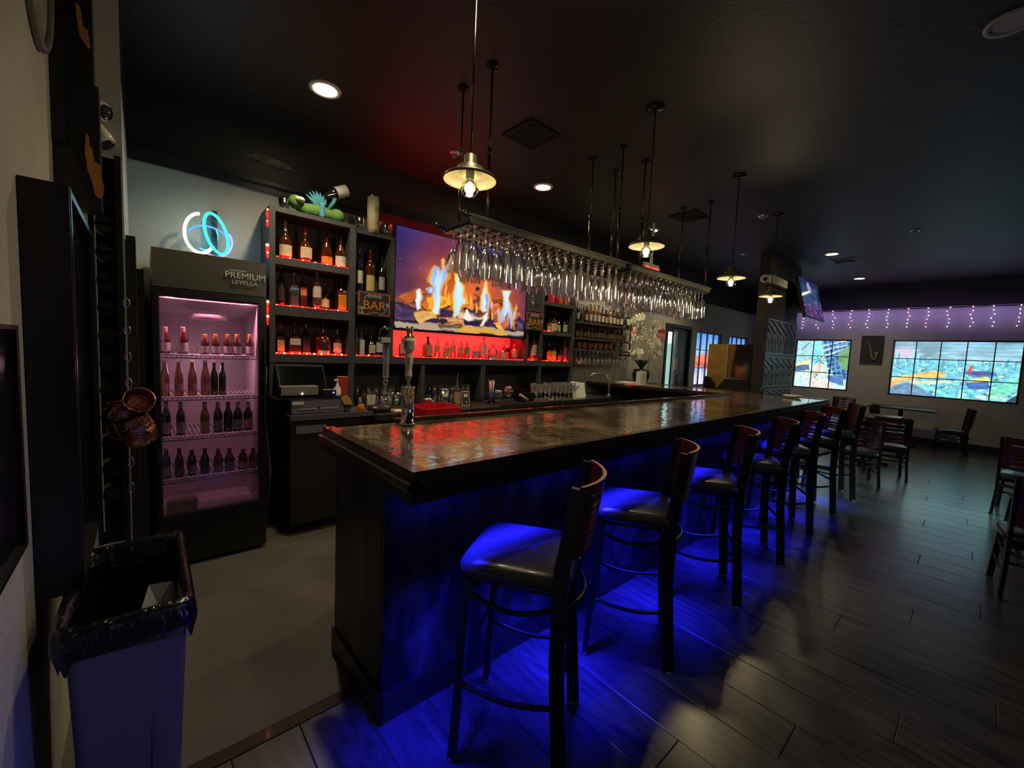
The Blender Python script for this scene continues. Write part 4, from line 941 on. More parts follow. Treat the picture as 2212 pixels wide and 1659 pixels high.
    for x, y, h in ((.36, .62, .1), (.52, .6, .1), (.57, .68, .08), (.70, .72, .1), (.91, .62, .06), (.33, .50, .12), (.485, .58, .1)): c.poly([(x - .008, y + h), (x, y - h * .6), (x + .012, y + h * .3), (x + .006, y + h)], srgb(250, 180, 60), .8)
    c.poly([(.69, .64), (.70, .60), (.705, .65), (.69, .70)], srgb(225, 190, 235)); c.glow(.52, .81, .05, .03, srgb(255, 220, 190), .6)
    for i in range(30): c.ell(random.random() * .9, .3 + random.random() * .5, .003, .005, srgb(255, 150, 120), .8)
    c.blur(1); return c
tv = thing('television', 'large wall television playing a blazing log fire', 'television', (0, 0, 0))
TX0, TX1, TZ0, TZ1, TY = 1.770, 3.472, 1.655, 2.635, 3.72
MB().box(TX0, TX1, TY, TY + .06, TZ0, TZ1).build('tv_housing', M['black'], tv)
picture('screen', fire(), 0, 1, 0, 1, lambda u, v: (TX0 + .012 + u * (TX1 - TX0 - .024), TY - .002, TZ1 - .012 - v * (TZ1 - TZ0 - .036)), attr_mat('lit tv screen', 1.15, .08, .01, .5), tv)
MB().box(2.3, 2.95, TY + .06, HY1, 1.95, 2.35).build('wall_bracket', M['matte'], tv)

# ================================================================== BACK COUNTERS AND WHAT STANDS ON THEM
c1 = thing('back_counter', 'dark back counter with steel topped left end under the shelving', 'counter', (0, 0, 0))
MB().box(.82, 1.45, 3.42, 3.97, .09, .905).build('cabinet', M['matte'], c1); MB().box(1.46, 2.77, 3.33, 3.97, .09, .875).build('cabinet', M['matte'], c1)
MB().box(.84, 2.75, 3.48, 3.95, 0, .09).build('plinth', M['matte'], c1)
MB().box(.815, 1.455, 3.40, 3.985, .905, .945).build('steel_top', mat('scuffed steel top', (.32, .31, .36), .35, .8), c1); MB().box(1.456, 2.775, 3.28, 3.985, .88, .925).build('worktop', M['counter'], c1)
MB().box(.86, 1.08, 3.415, 3.42, .80, .86).build('label_plate', M['gray_plastic'], c1)
c2 = thing('drinks_cooler_counter', 'long black under counter cooler with steel edged top below the right shelving', 'counter', (0, 0, 0))
MB().box(2.80, 4.84, 3.42, 3.97, .02, .875).build('cabinet', M['matte'], c2); MB().box(2.79, 4.85, 3.385, 3.985, .88, .93).build('worktop', M['counter'], c2)
MB().box(2.79, 4.85, 3.38, 3.385, .885, .928).build('steel_edge', M['steel'], c2)
MB().box(2.9, 3.2, 3.414, 3.42, .80, .85).build('label_plate', M['gray_plastic'], c2)
for x in (3.45, 4.12): MB().box(x - .001, x + .004, 3.414, 3.42, .06, .86).build('door_gap', M['trim'], c2)
def RY(x0, y0, x1, y1, Y):
    a = at_y(x0, y0, Y); b = at_y(x1, y1, Y); return float(a[0]), float(b[0]), float(b[2]), float(a[2])
CZ = .925
# till
t = thing('cash_drawer', 'grey metal cash drawer on the left end of the back counter', 'cash drawer', (0, 0, 0))
x0, x1 = float(at_y(628, 880, 3.44)[0]), float(at_y(744, 880, 3.44)[0])
MB().box(x0, x1, 3.45, 3.85, .947, 1.055).build('casing', M['black'], t, bevel=.003)
MB().box(x0 + .005, x1 - .005, 3.438, 3.45, .952, 1.048).build('drawer_front', mat('lilac grey metal', (.26, .24, .32), .4, .5), t)
MB().box(x0 + .05, x0 + .2, 3.435, 3.438, .985, .988).box(x1 - .2, x1 - .05, 3.435, 3.438, .985, .988).box(x0 + .01, x0 + .09, 3.434, 3.438, 1.022, 1.042).build('drawer_groove', M['white'], t); MB().cyl(((x0 + x1) / 2, 3.438, .995), ((x0 + x1) / 2, 3.43, .995), .008).build('lock', M['chrome'], t)
t = thing('till_screen', 'black touch screen till leaning back on a grey stand', 'till', (0, 0, 0))
a, b, c_, d = [Vector(tuple(map(float, at_y(px, py, yy)))) for px, py, yy in ((595, 789, 3.64), (698, 791, 3.64), (707, 838, 3.56), (605, 841, 3.56))]
off = Vector((0, .03, .012)); mb = MB(); mb.add([a, b, c_, d, a + off, b + off, c_ + off, d + off], [(0, 3, 2, 1), (4, 5, 6, 7), (0, 1, 5, 4), (1, 2, 6, 5), (2, 3, 7, 6), (3, 0, 4, 7)]); mb.build('housing', M['trim'], t)
n = Vector((0, -.004, -.001)); mid = (a + b + c_ + d) / 4; sh = [mid + (p - mid) * .93 + n for p in (a, b, c_, d)]; MB().add(sh, [(0, 3, 2, 1)]).build('screen', mat('dark glossy screen', (.004, .005, .006), .12), t)
xm = (a.x + b.x) / 2 - .02
MB().box(xm - .15, xm + .12, 3.50, 3.68, 1.085, 1.16).box(xm - .04, xm + .02, 3.6, 3.66, 1.057, 1.13).build('stand', mat('warm grey plastic stand', (.24, .21, .21), .4), t, bevel=.006)
MB().box(xm - .2, xm + .32, 3.5, 3.80, 1.056, 1.072).build('base_tray', M['black'], t); MB().ball((xm + .0, 3.497, 1.10), .006, 8).build('power_light', M['led_white'], t)
x0, x1, z0, z1 = RY(697, 862, 720, 852, 3.6)
# small things right of the till
def simple(name, label, cat, parts, group=None, loc=(0, 0, 0), rot=0):
    t = thing(name, label, cat, loc, rot, group)
    for nme, mb, m in parts: mb.build(nme, m, t)
    return t
def X(px, Y, py=840): return float(at_y(px, py, Y)[0])
simple('card_reader', 'small black card reader on the till tray with a blue light', 'card reader', [('body', MB().box(-.05, .05, -.06, .06, 0, .05), M['black']), ('keypad', MB().box(-.04, .04, -.062, -.0, .05, .053), M['gray_plastic']), ('status_light', MB().ball((.03, -.061, .03), .006, 6), M['led_blue'])], loc=(X(707, 3.55), 3.55, 1.073))
simple('sanitizer_bottle', 'white pump bottle with red stripe beside the till', 'bottle', [('body', MB().lathe([(.0, 0), (.03, 0), (.032, .02), (.032, .12), (.014, .15), (.012, .17)], 14), M['white']), ('stripe', MB().lathe([(.0325, .02), (.0325, .06)], 14), M['red_plastic']), ('pump', MB().cyl((0, 0, .16), (0, 0, .2), .008).bar((0, 0, .2), (-.03, -.02, .195), .014, .01), M['white'])], loc=(X(728, 3.6), 3.6, 1.0))
simple('menu_folder', 'tall dark red folder standing behind the white pump bottle', 'folder', [('cover', MB().box(-.045, .045, -.012, .012, 0, .27), M['l_red']), ('pages', MB().box(-.042, .042, -.009, .009, .003, .273), M['paper'])], loc=(X(739, 3.68), 3.68, .947))
simple('counter_bin', 'small black bin with a yellow cloth hanging over it beside the till', 'bin', [('bin', MB().lathe([(.0, 0), (.045, 0), (.055, .12), (.05, .12), (.042, .01)], 14), M['black']), ('cloth', MB().prism([(-.05, .0), (.0, .02), (.03, -.01), (.045, -.06), (-.02, -.06)], .0, .012, 0, lambda x, y, z: (x, -.056 + z, .12 + y)), M['l_yellow'])], loc=(X(745, 3.48), 3.48, .946))
simple('glass_jar', 'glass jar with a round white printed patch behind the bar tap', 'jar', [('glass_body', MB().lathe([(.0, 0), (.05, 0), (.055, .02), (.07, .14), (.062, .16)], 16), M['clear']), ('printed_patch', MB().lathe([(.066, .05), (.0725, .14)], 8, a0=-2.2, arc=1.1), M['paper'])], loc=(X(798, 3.62), 3.62, CZ))
simple('spice_shaker', 'small orange and brass shaker in front of the patched glass jar', 'shaker', [('body', MB().lathe([(.0, 0), (.03, 0), (.028, .06), (.02, .08)], 12), M['l_orange']), ('lid', MB().lathe([(.032, -.0), (.034, .012), (.0, .012)], 12), M['gold'])], loc=(X(780, 3.46), 3.46, CZ))
simple('domed_pouch', 'low black domed pouch lying on the counter left of the tap', 'pouch', [('body', MB().lathe([(.1, 0), (.12, .02), (.1, .05), (.05, .07), (.001, .075)], 18, sy=.6), M['black']), ('white_tag', MB().box(.07, .1, -.075, -.06, .01, .03), M['white'])], loc=(X(817, 3.5), 3.45, CZ))
simple('loose_paper', 'cream sheet of paper lying flat on the counter behind the tap', 'paper', [('sheet', MB().prism([(-.16, -.05), (.17, -.09), (.12, .05), (-.14, .09)], 0, .002), M['cream'])], loc=(X(882, 3.45), 3.45, CZ + .001))
# tumblers
def tumbler_proto():
    t = thing('tumbler', 'clear straight sided tumbler in the stacked rows at the back of the counter', 'glass', group='tumblers stacked at the back of the counter')
    MB().lathe([(.001, .004), (.028, .004), (.031, 0), (.033, .004), (.037, .095), (.035, .095), (.031, .012), (.001, .012)], 12).build('glass_body', M['stem'], t); return t
tm = tumbler_proto(); k = 0
for tier in (0, 1):
    for row in (0, 1):
        for i in range(18):
            x = 1.50 + i * .071
            if 2.02 < x < 2.12: continue
            if tier and row == 0 and (i * 7) % 5 == 0: continue
            p = (x, 3.80 + row * .085, CZ + tier * .098)
            lbl = 'clear tumbler in the %s tier, %s row, at the back of the counter' % (['lower', 'upper'][tier], ['front', 'back'][row]); gp = 'tumblers, %s tier %s row' % (['lower', 'upper'][tier], ['front', 'back'][row])
            if k == 0: tm.location = p; tm['label'] = lbl; tm['group'] = gp
            else: dup(tm, p, None, lbl, gp)
            k += 1
simple('shaker_tin', 'tall polished steel cocktail shaker tin on the counter', 'shaker', [('tin', MB().lathe([(.0, 0), (.036, 0), (.048, .17), (.044, .17), (.034, .01)], 18), M['steel']), ('strainer_rim', MB().lathe([(.048, .168), (.055, .172), (.048, .178)], 18), M['chrome'])], loc=(X(960, 3.5), 3.5, CZ))
bottle(X(987, 3.52), 3.52, CZ, .29, .075, 'spirit', 'clear_spirit', 'l_tan', 'squat spirit bottle with kraft label and pourer beside the steel shaker tin', 'bottles on the back counter', spout=True, lab=(.08, .5))
simple('framed_card', 'small framed black and white card standing on the back counter', 'card stand', [('frame', MB().prism([(-.045, 0), (.045, 0), (.042, .15), (-.042, .15)], 0, .008, 0, lambda x, y, z: (x, z + y * .2, y)), M['l_pink']), ('card', MB().prism([(-.036, .012), (.036, .012), (.034, .138), (-.034, .138)], -.0015, 0, 0, lambda x, y, z: (x, z + y * .2, y)), M['l_black']), ('printed_lines', MB().prism([(-.02, .09), (.02, .09), (.02, .12), (-.02, .12)], -.003, -.0015, 0, lambda x, y, z: (x, z + y * .2, y)), M['paper']), ('printed_square', MB().prism([(0, .03), (.015, .03), (.015, .045), (0, .045)], -.003, -.0015, 0, lambda x, y, z: (x, z + y * .2, y)), M['paper'])], loc=(X(1008, 3.48), 3.48, CZ), rot=-.15)
simple('straw_holder', 'glass of red and white straws on the right counter', 'straw holder', [('holder', MB().lathe([(.0, 0), (.035, 0), (.038, .12), (.036, .12), (.03, .01)], 14), M['blue_glass'])] + [('straw', MB().cyl((.01 * math.cos(i), .01 * math.sin(i), .01), (.03 * math.cos(i * 1.3), .03 * math.sin(i * 1.3), .23 + .01 * (i % 3)), .0035, 6), M['l_pink' if i % 2 else 'paper']) for i in range(9)], loc=(X(1062, 3.55), 3.55, .93))
simple('garnish_jar', 'round glass jar with lid next to the straw glass', 'jar', [('glass_body', MB().lathe([(.0, 0), (.05, 0), (.058, .05), (.045, .10), (.035, .12)], 16), M['clear']), ('lid', MB().lathe([(.038, .118), (.04, .14), (.001, .145)], 14), M['l_grey'])], loc=(X(1077, 3.5), 3.5, .93))
gb = thing('goblet_of_garnish', 'footed glass goblet heaped with pink garnish', 'goblet', (X(1099, 3.48), 3.48, .93))
MB().lathe([(.001, .003), (.035, .0), (.03, .006), (.006, .012), (.006, .06), (.03, .07), (.055, .11), (.058, .15), (.054, .16)], 16).build('glass_body', M['clear'], gb)
mb = MB(); rng = random.Random(3)
for i in range(26): mb.ball((rng.uniform(-.035, .035), rng.uniform(-.035, .035), .12 + rng.uniform(0, .055)), .012, 6)
o = mb.build('pink_garnish', M['l_pink'], gb); stuff(o)
simple('bar_caddy', 'black rubber bar caddy with a pale wooden muddler leaning on it', 'caddy', [('tray', MB().box(-.1, .12, -.05, .06, 0, .10).box(-.09, .0, -.04, .05, .1, .14), M['black']), ('muddler', MB().tube([(-.13, -.07, .09), (-.03, -.09, .02)], [.015, .022], 10), M['l_tan'])], loc=(X(1135, 3.5), 3.52, .93))
# upright stemware
SP = dict(
 wine=[(.001, .004), (.034, 0), (.034, .003), (.006, .010), (.0045, .085), (.012, .097), (.036, .125), (.041, .155), (.034, .20)],
 tulip=[(.001, .004), (.034, 0), (.034, .003), (.008, .010), (.006, .06), (.014, .070), (.033, .10), (.038, .14), (.035, .175), (.040, .20)],
 coupe=[(.001, .004), (.034, 0), (.034, .003), (.006, .010), (.0045, .10), (.018, .115), (.045, .145), (.050, .165)],
 martini=[(.001, .004), (.034, 0), (.034, .003), (.005, .010), (.004, .10), (.052, .168)])
SP.update(rwine=[(.001, .004), (.034, 0), (.034, .004), (.007, .012), (.0048, .10), (.012, .115), (.036, .15), (.043, .19), (.041, .23), (.035, .275)],
 rtulip=[(.001, .004), (.034, 0), (.034, .004), (.009, .012), (.0065, .065), (.014, .08), (.030, .11), (.038, .16), (.037, .21), (.042, .27)],
 rhurr=[(.001, .004), (.034, 0), (.034, .004), (.010, .015), (.008, .05), (.018, .07), (.036, .12), (.032, .18), (.036, .24), (.040, .28)])
def stem_mesh(kind, mname='stem', inverted=False):
    p = SP[kind]; 
    if inverted: p = [(r, -z) for r, z in p]
    return MB().lathe(p, 14)
rng = random.Random(11)
gl = []
for i, kd in enumerate(['tulip', 'wine', 'tulip', 'coupe']):
    t = thing('stemmed_glass', 'clear stemmed glass among those standing on the right back counter', 'glass', group='stemmed glasses standing on the right back counter')
    stem_mesh(kd).build('glass_body', M['stem'], t); gl.append(t)
n = 0
for i in range(11):
    for j in range(2):
        x = float(at_y(1152 + i * 8.6, 840, 3.5 + j * .13)[0]); p = (x, 3.5 + j * .13 + rng.uniform(-.01, .01), .93)
        if n < 4: gl[n].location = p
        else: dup(gl[rng.randrange(4)], p)
        n += 1
t = thing('martini_glass', 'single martini glass in front of the propped up menu', 'glass', (X(1243, 3.45), 3.45, .93)); stem_mesh('martini').build('glass_body', M['stem'], t)
simple('printed_menu', 'white printed menu propped up at the right end of the back counter', 'menu', [('cover', MB().prism([(-.12, 0), (.13, .0), (.16, .19), (-.10, .22)], 0, .01, 0, lambda x, y, z: (x, z + y * .3, y)), M['paper']), ('printed_lines', MB().prism([(-.07, .16), (.08, .15), (.08, .152), (-.07, .163)], -.002, 0, 0, lambda x, y, z: (x, z + y * .3, y)), M['l_grey']), ('backing', MB().prism([(.13, .0), (.16, .01), (.18, .2), (.16, .19)], .01, .02, 0, lambda x, y, z: (x, z + y * .3, y)), M['cream'])], loc=(X(1252, 3.5), 3.5, .93))
# red tray with chrome scoop handle behind the bar edge, on a low ledge
x0, x1 = float(at_y(895, 900, 2.3)[0]), float(at_y(978, 900, 2.3)[0])
iw = thing('bar_ledge', 'dark under bar ledge behind the bar carrying the red tray', 'ledge', (0, 0, 0)); MB().box(.95, 3.4, 2.12, 2.45, .78, .96).build('ledge_top', M['matte'], iw)
MB().box(1.0, 1.05, 2.15, 2.4, 0, .78).box(3.3, 3.35, 2.15, 2.4, 0, .78).build('support', M['matte'], iw)
xc = (x0 + x1) / 2; hw = (x1 - x0) / 2
tr = thing('red_tray', 'bright red open plastic tub behind the bar edge with a steel handle in it', 'tub', (xc, 2.3, .96))
MB().prism([(-hw, -.13), (hw * .8, -.13), (hw, -.05), (hw, .11), (-hw, .11)], 0, .006).build('tub_floor', M['red_plastic'], tr)
mb = MB(); pl = [(-hw, -.13), (hw * .8, -.13), (hw, -.05), (hw, .11), (-hw, .11)]
for i in range(5): mb.bar((*pl[i], .088), (*pl[(i + 1) % 5], .088), .006, .176)
mb.build('tub_wall', M['red_plastic'], tr)
MB().tube([(.0, .0, .05), (-.01, .0, .19), (-.04, -.01, .215), (-.08, -.0, .21)][::-1], .012, 8).build('scoop_handle', M['steel'], tr)

# ---------------- beer tap
TA = (1.045, 2.0)
tw = thing('beer_tower', 'round chrome beer tap column on the inner bar edge', 'beer tap', (*TA, 1.092))
MB().lathe([(.0, 0), (.040, 0), (.040, .01), (.034, .012), (.034, .19), (.037, .192), (.037, .2), (.0, .2)], 28).build('column', M['chrome'], tw)
MB().tube([(-.02, .0, .165), (-.06, .02, .16), (-.115, .035, .16)], .009, 10).tube([(-.115, .035, .16), (-.115, .035, .20), (-.112, .033, .235)], .011, 10).build('left_faucet', M['chrome'], tw)
MB().tube([(-.105, .03, .15), (-.118, .02, .12), (-.128, .01, .09)], .007, 8).build('spout', M['chrome'], tw)
MB().tube([(0, 0, .2), (0, 0, .225), (.0, 0, .25)], [.012, .008, .010], 10).lathe([(.014, .245), (.017, .25), (.014, .258)], 12).build('right_collar', M['chrome'], tw)
h1 = thing('tap_handle', 'square white beer tap handle lettered VOODOO RANGER with black knob', 'tap handle', (TA[0] - .112, TA[1] + .033, 1.327), math.radians(-27), 'beer tap handles')
MB().box(-.0145, .0145, -.0145, .0145, .01, .185).build('grip', M['paper'], h1, bevel=.002)
MB().box(-.028, .024, -.022, .022, .185, .222).build('badge', M['l_black'], h1)
MB().box(-.025, .021, -.0235, -.022, .19, .217).build('badge_print', M['paper'], h1)
MB().ball((-.005, 0, .25), .024, 12).lathe([(.012, .222), (.01, .24)], 10, (-.005, 0, 0)).build('knob', M['black'], h1)
MB().cyl((0, 0, -.03), (0, 0, .01), .006).build('threaded_stem', M['chrome'], h1)
Rv = Matrix(((0, -1, 0), (0, 0, -1), (1, 0, 0)))  # reads upward on the -y face
ink = mat('dark blue ink', (.03, .03, .12), .5)
text('lettering', 'VOODOO RANGER', .021, (.006, -.0165, .02), Rv, ink, h1, .0004, sx=.98)
text('lettering', 'VOODOO RANGER', .021, (.0165, -.006, .02), Matrix(((0, 0, 1), (0, -1, 0), (1, 0, 0))), ink, h1, .0004, sx=.98)
h2 = thing('tap_handle', 'rounded ivory ceramic tap handle with gold crown top and blue script', 'tap handle', (TA[0], TA[1], 1.342), math.radians(-27), 'beer tap handles')
MB().lathe([(.0, 0), (.018, .0), (.020, .008), (.017, .018), (.0165, .05), (.021, .085), (.021, .115), (.018, .135)], 20).build('grip', M['cream'], h2)
MB().lathe([(.018, .135), (.028, .145), (.030, .15), (.030, .20), (.028, .205), (.001, .205)], 20).build('badge', M['paper'], h2)
MB().lathe([(.0305, .158), (.0305, .190)], 14, a0=-2.5, arc=1.9).build('badge_print', M['l_grey'], h2)
mb = MB().lathe([(.028, .205), (.030, .212), (.016, .218), (.014, .235), (.001, .237)], 18); mb.ball((0, 0, .243), .018, 12)
for i in range(4): mb.bar((0, 0, .25), (.02 * math.cos(i * 1.57 + .5), .02 * math.sin(i * 1.57 + .5), .262), .008, .006)
mb.build('crown', M['gold'], h2)
text('lettering', 'Crystal', .024, (.004, -.0215, .035), Rv, mat('blue script ink', (.05, .08, .35), .5), h2, .0004)
MB().lathe([(.018, -.006), (.014, -.012), (.006, -.02), (.006, -.05), (.010, -.055)], 14).build('threaded_stem', M['chrome'], h2)

# ================================================================== STEMWARE RACK
RZ = 2.27
def rack(x0, x1, label):
    t = thing('stemware_rack', label, 'glass rack', (0, 0, 0), 0, 'ceiling hung stemware racks')
    MB().box(x0, x1, 2.118, 2.142, RZ - .005, RZ + .035).box(x0, x1, 2.10, 2.118, RZ + .025, RZ + .035).build('front_rail', mat('worn black steel rail', (.12, .115, .105), .4, .6), t)
    MB().box(x0, x1, 2.43, 2.45, RZ, RZ + .03).build('back_rail', M['metal_black'], t)
    n = int((x1 - x0) / .095)
    for i in range(n + 1):
        x = x0 + .01 + i * (x1 - x0 - .02) / n
        MB().box(x - .019, x + .019, 2.142, 2.43, RZ - .016, RZ - .0098).box(x - .002, x + .002, 2.142, 2.43, RZ - .0098, RZ + .01).build('cross_bar', M['metal_black'], t)
    for x in (x0, x1): MB().box(x - .012, x + .012, 2.14, 2.43, RZ, RZ + .025).build('end_bar', M['metal_black'], t)
    mb = MB(); mb.tube([(x0 - .02, 2.13, RZ + .045), (x1 + .02, 2.13, RZ + .045)], .011, 8); mb.ball((x0 - .04, 2.13, RZ + .045), .022, 10); mb.ball((x0 - .075, 2.13, RZ + .045), .010, 8)
    mb.ball((x0 - .04, 2.44, RZ + .03), .022, 10); mb.tube([(x0 - .02, 2.44, RZ + .03), (x0 + .4, 2.44, RZ + .03)], .010, 8)
    mb.build('top_pipe', M['metal_black'], t)
    for (xx, yy) in ((x0 + .12, 2.13), (x1 - .12, 2.13), (x0 + .12, 2.44), (x1 - .12, 2.44)):
        o = MB().tube([(xx, yy, RZ + .04), (xx, yy, 2.72)], .010, 8).tube([(xx, yy, 2.70), (xx, yy, 2.74)], .014, 8).tube([(xx, yy, 2.72), (xx, yy, ZC)], .0065, 8).build('hanging_rod', M['rodm'], t)
        MB().lathe([(.035, 0), (.035, -.012), (.012, -.02)], 12, (xx, yy, ZC)).build('ceiling_flange', M['metal_black'], t)
    return t
rack(1.50, 3.13, 'near ceiling hung stemware rack, close to the first pendant lamp'); rack(3.23, 4.80, 'far ceiling hung stemware rack, beyond the second pendant lamp')
hg = []
for kd in ('rwine', 'rtulip', 'rhurr', 'rwine'):
    t = thing('hanging_glass', 'clear stemmed glass hanging upside down from the ceiling racks', 'glass', group='stemmed glasses hanging upside down in the racks')
    stem_mesh(kd, inverted=True).build('glass_body', M['stem'], t); hg.append(t)
n = 0; rng = random.Random(5)
for (x0, x1) in ((1.50, 3.13), (3.23, 4.80)):
    m_ = int((x1 - x0) / .095); st_ = (x1 - x0 - .02) / m_
    for i in range(m_):
        x = x0 + .01 + (i + .5) * st_
        for j in range(4):
            y = 2.172 + j * .077; p = (x + rng.uniform(-.004, .004), y, RZ - .006)
            kd = (0 if i < 4 else (1 if (i // 3) % 2 else 0)) if rng.random() < .8 else rng.randrange(4)
            lbl = 'clear stemmed glass hanging upside down in the %s rack, %s' % ('near' if x0 < 2 else 'far', ['row closest to the bar', 'second row from the bar', 'third row from the bar', 'row closest to the television'][j])
            gp = 'glasses hanging in the %s rack, row %s' % ('near' if x0 < 2 else 'far', ['one', 'two', 'three', 'four'][j])
            if n < 4: hg[n].location = p; hg[n].scale = (.93, .93, .95); hg[n]['label'] = lbl; hg[n]['group'] = gp
            else: dup(hg[kd], p, None, lbl, gp, scale=(.93, .93, rng.uniform(.98, 1.15)))
            n += 1

# ================================================================== PENDANT LAMPS
def pendant(x, y, label, zc_=2.255):
    t = thing('pendant_lamp', label, 'pendant lamp', (x, y, zc_), 0, 'pendant lamps over the bar')
    MB().lathe([(.122, .028), (.124, .034), (.118, .045), (.085, .062), (.062, .070), (.060, .088), (.036, .098), (.030, .10), (.030, .14), (.012, .15), (.012, .15)], 32).build('shade', M['shade'], t)
    MB().lathe([(.018, .035), (.020, .04), (.020, .085), (.001, .085)], 14).build('socket', M['gray_plastic'], t)
    b = MB().lathe([(.014, .036), (.020, .025), (.036, .012), (.043, -.006), (.040, -.026), (.026, -.040), (.001, -.045)], 20).build('bulb', M['bulb_glass'], t)
    MB().lathe([(.001, .024), (.012, .012), (.022, -.004), (.020, -.020), (.001, -.032)], 14).build('filament', M['bulb_core'], b)
    MB().cyl((0, 0, .148), (0, 0, ZC - zc_ - .02), .0045, 6).build('stem_rod', M['rodm'], t)
    MB().lathe([(.06, 0), (.06, -.018), (.01, -.028)], 20, (0, 0, ZC - zc_)).build('canopy', M['metal_black'], t)
    return t
P0 = pendant(1.155, 1.66, 'pendant lamp nearest the camera with clearly visible globe bulb')
for x, y, l in ((2.69, 1.66, 'second pendant lamp, hanging before the far glass rack'), (4.19, 1.66, 'third pendant lamp, right of the glass racks'), (5.56, 1.74, 'fourth pendant lamp, in front of the patterned partition')): dup(P0, (x, y, 2.255), 0, l)
for x, y in ((1.155, 1.66), (2.69, 1.66), (4.19, 1.66), (5.56, 1.74)): light('pendant_glow', 'POINT', (x, y, 2.19), 8.0, WARM, .04)

# ================================================================== PIPE SHELVES WITH BOTTLES
ps = thing('pipe_shelves', 'black iron pipe shelves full of bottles right of the shelving unit', 'shelf', (0, 0, 0))
PX0, PX1 = 4.45, 5.82
for z in (2.02, 1.955, 1.735, 1.585): MB().box(PX0 - .04, PX1 + .06, 3.74 if z != 2.02 else 3.86, 3.955, z - .022, z).build('shelf', M['hutch'], ps)
for x in (PX0, PX1):
    for y in (3.77, 3.93): MB().tube([(x, y, 1.5), (x, y, 2.35)], .011, 8).build('upright_pipe', M['metal_black'], ps)
    MB().tube([(x, 3.77, 2.34), (x, 3.99, 2.34)], .011, 8).tube([(x, 3.77, 1.52), (x, 3.99, 1.52)], .011, 8).build('wall_pipe', M['metal_black'], ps)
GA = 'bottles packed on the pipe shelves'
rng = random.Random(21); kinds = ['spirit', 'squat', 'wine', 'bell']; gms = ['amber', 'dark_glass', 'clear_spirit', 'amber', 'beer']; lms = ['l_cream', 'l_white', 'l_tan', 'l_black', 'l_cream', 'l_gold']
rows = [(2.02, 3.905, 15, .20, 'top tier'), (1.955, 3.80, 14, .25, 'upper shelf'), (1.735, 3.86, 16, .20, 'middle shelf')]
for ri, (z, y, nb, hh, nm) in enumerate(rows):
    protos = []
    for i in range(nb):
        x = PX0 + .07 + i * (PX1 - PX0 - .12) / (nb - 1)
        lbl = 'bottle on the %s of the pipe shelves, %s from left' % (nm, ORD[i])
        if len(protos) < 4:
            k_ = kinds[(i + ri) % 4]
            protos.append(bottle(x, y, z, hh * rng.uniform(.9, 1.1), .07, k_, gms[(i + ri) % 5], lms[(i * 2 + ri) % 6], lbl, GA, small=True, cap=['black', 'gold', 'white'][i % 3]))
        else: dup(rng.choice(protos), (x, y, z), None, lbl)
def mug(x, y, z, label, rot=0, s=1, group=None):
    t = thing('copper_mug', label, 'mug', (x, y, z), rot, group)
    MB().lathe([(.001, .002), (.034 * s, 0), (.043 * s, .02 * s), (.046 * s, .05 * s), (.041 * s, .088 * s), (.043 * s, .09 * s), (.039 * s, .088 * s), (.043 * s, .05 * s), (.038 * s, .008)], 20).build('cup', M['copper'], t)
    MB().tube([(.041 * s, 0, .075 * s), (.068 * s, 0, .072 * s), (.074 * s, 0, .05 * s), (.066 * s, 0, .025 * s), (.043 * s, 0, .02 * s)], .0045, 6).build('handle', M['copper'], t)
    return t
m0 = mug(4.62, 3.83, 1.587, 'copper mug on the bottom pipe shelf, first from the left', 2.5, 1, 'copper mugs on the bottom pipe shelf')
for i in range(1, 7): dup(m0, (4.62 + i * .125, 3.83, 1.587), 2.5 + i, 'copper mug on the bottom pipe shelf, %s from the left' % ORD[i])
bottle(5.52, 3.83, 1.587, .13, .06, 'squat', 'pink_glass', 'l_white', 'small pink bottle at the right of the copper mugs', GA, small=True)
bottle(5.66, 3.83, 1.587, .14, .06, 'squat', 'clear_spirit', 'l_cream', 'small cream labelled bottle at the right end of the bottom pipe shelf', GA, small=True)
led_string([(5.84, 3.735, 1.96), (5.85, 3.735, 1.74)], 'short red led strand on the right end of the pipe shelves', G, nb=8, r=.010)
cp = thing('hanging_glass', 'clear stemmed glass hanging under the pipe shelves', 'glass', (4.55, 3.8, 1.56), 0, 'stemmed glasses hanging under the pipe shelves')
stem_mesh('wine', inverted=True).build('glass_body', M['stem'], cp)
for i in range(13):
    for j in range(2):
        if i + j: dup(cp, (4.55 + i * .1, 3.80 + j * .1, 1.562))
MB().box(4.50, 5.75, 3.77, 3.775, 1.562, 1.567).box(4.50, 5.75, 3.93, 3.935, 1.562, 1.567).build('glass_rail', M['metal_black'], ps)
simple('wall_fixture', 'dark oblong fixture with a red light under the pipe shelves', 'fixture', [('body', MB().box(0, .3, 0, .05, 0, .06), M['black']), ('red_light', MB().ball((.02, -.003, .03), .02, 8), M['led_red'])], loc=(4.75, 3.93, 1.36))
# sink with arched faucet and towel rolls at the end of the back counter
sk = thing('sink_unit', 'dark sink counter beyond the back counter with clutter', 'counter', (0, 0, 0)); MB().box(4.86, 5.2, 3.42, 3.985, .02, .93).build('cabinet', M['black'], sk)
fa = thing('arched_faucet', 'tall grey green arched faucet spout at the right end of the back counter', 'faucet', (4.97, 3.5, .93))
px = [(1315, 850), (1316, 822), (1308, 810), (1295, 807), (1280, 808), (1276, 814)]
pts = [Vector(tuple(map(float, at_y(a, b, 3.5)))) - Vector((4.97, 3.5, .93)) for a, b in px]; pts[0].z = .0
MB().tube(pts[:3], .016, 10).build('riser', mat('grey green pipe', (.45, .5, .45), .35, .3), fa); MB().tube(pts[2:], .012, 10).build('spout', M['steel'], fa)
MB().lathe([(.03, -.0), (.03, .02), (.018, .03)], 14, (pts[0].x, pts[0].y, 0)).build('base_collar', M['steel'], fa)
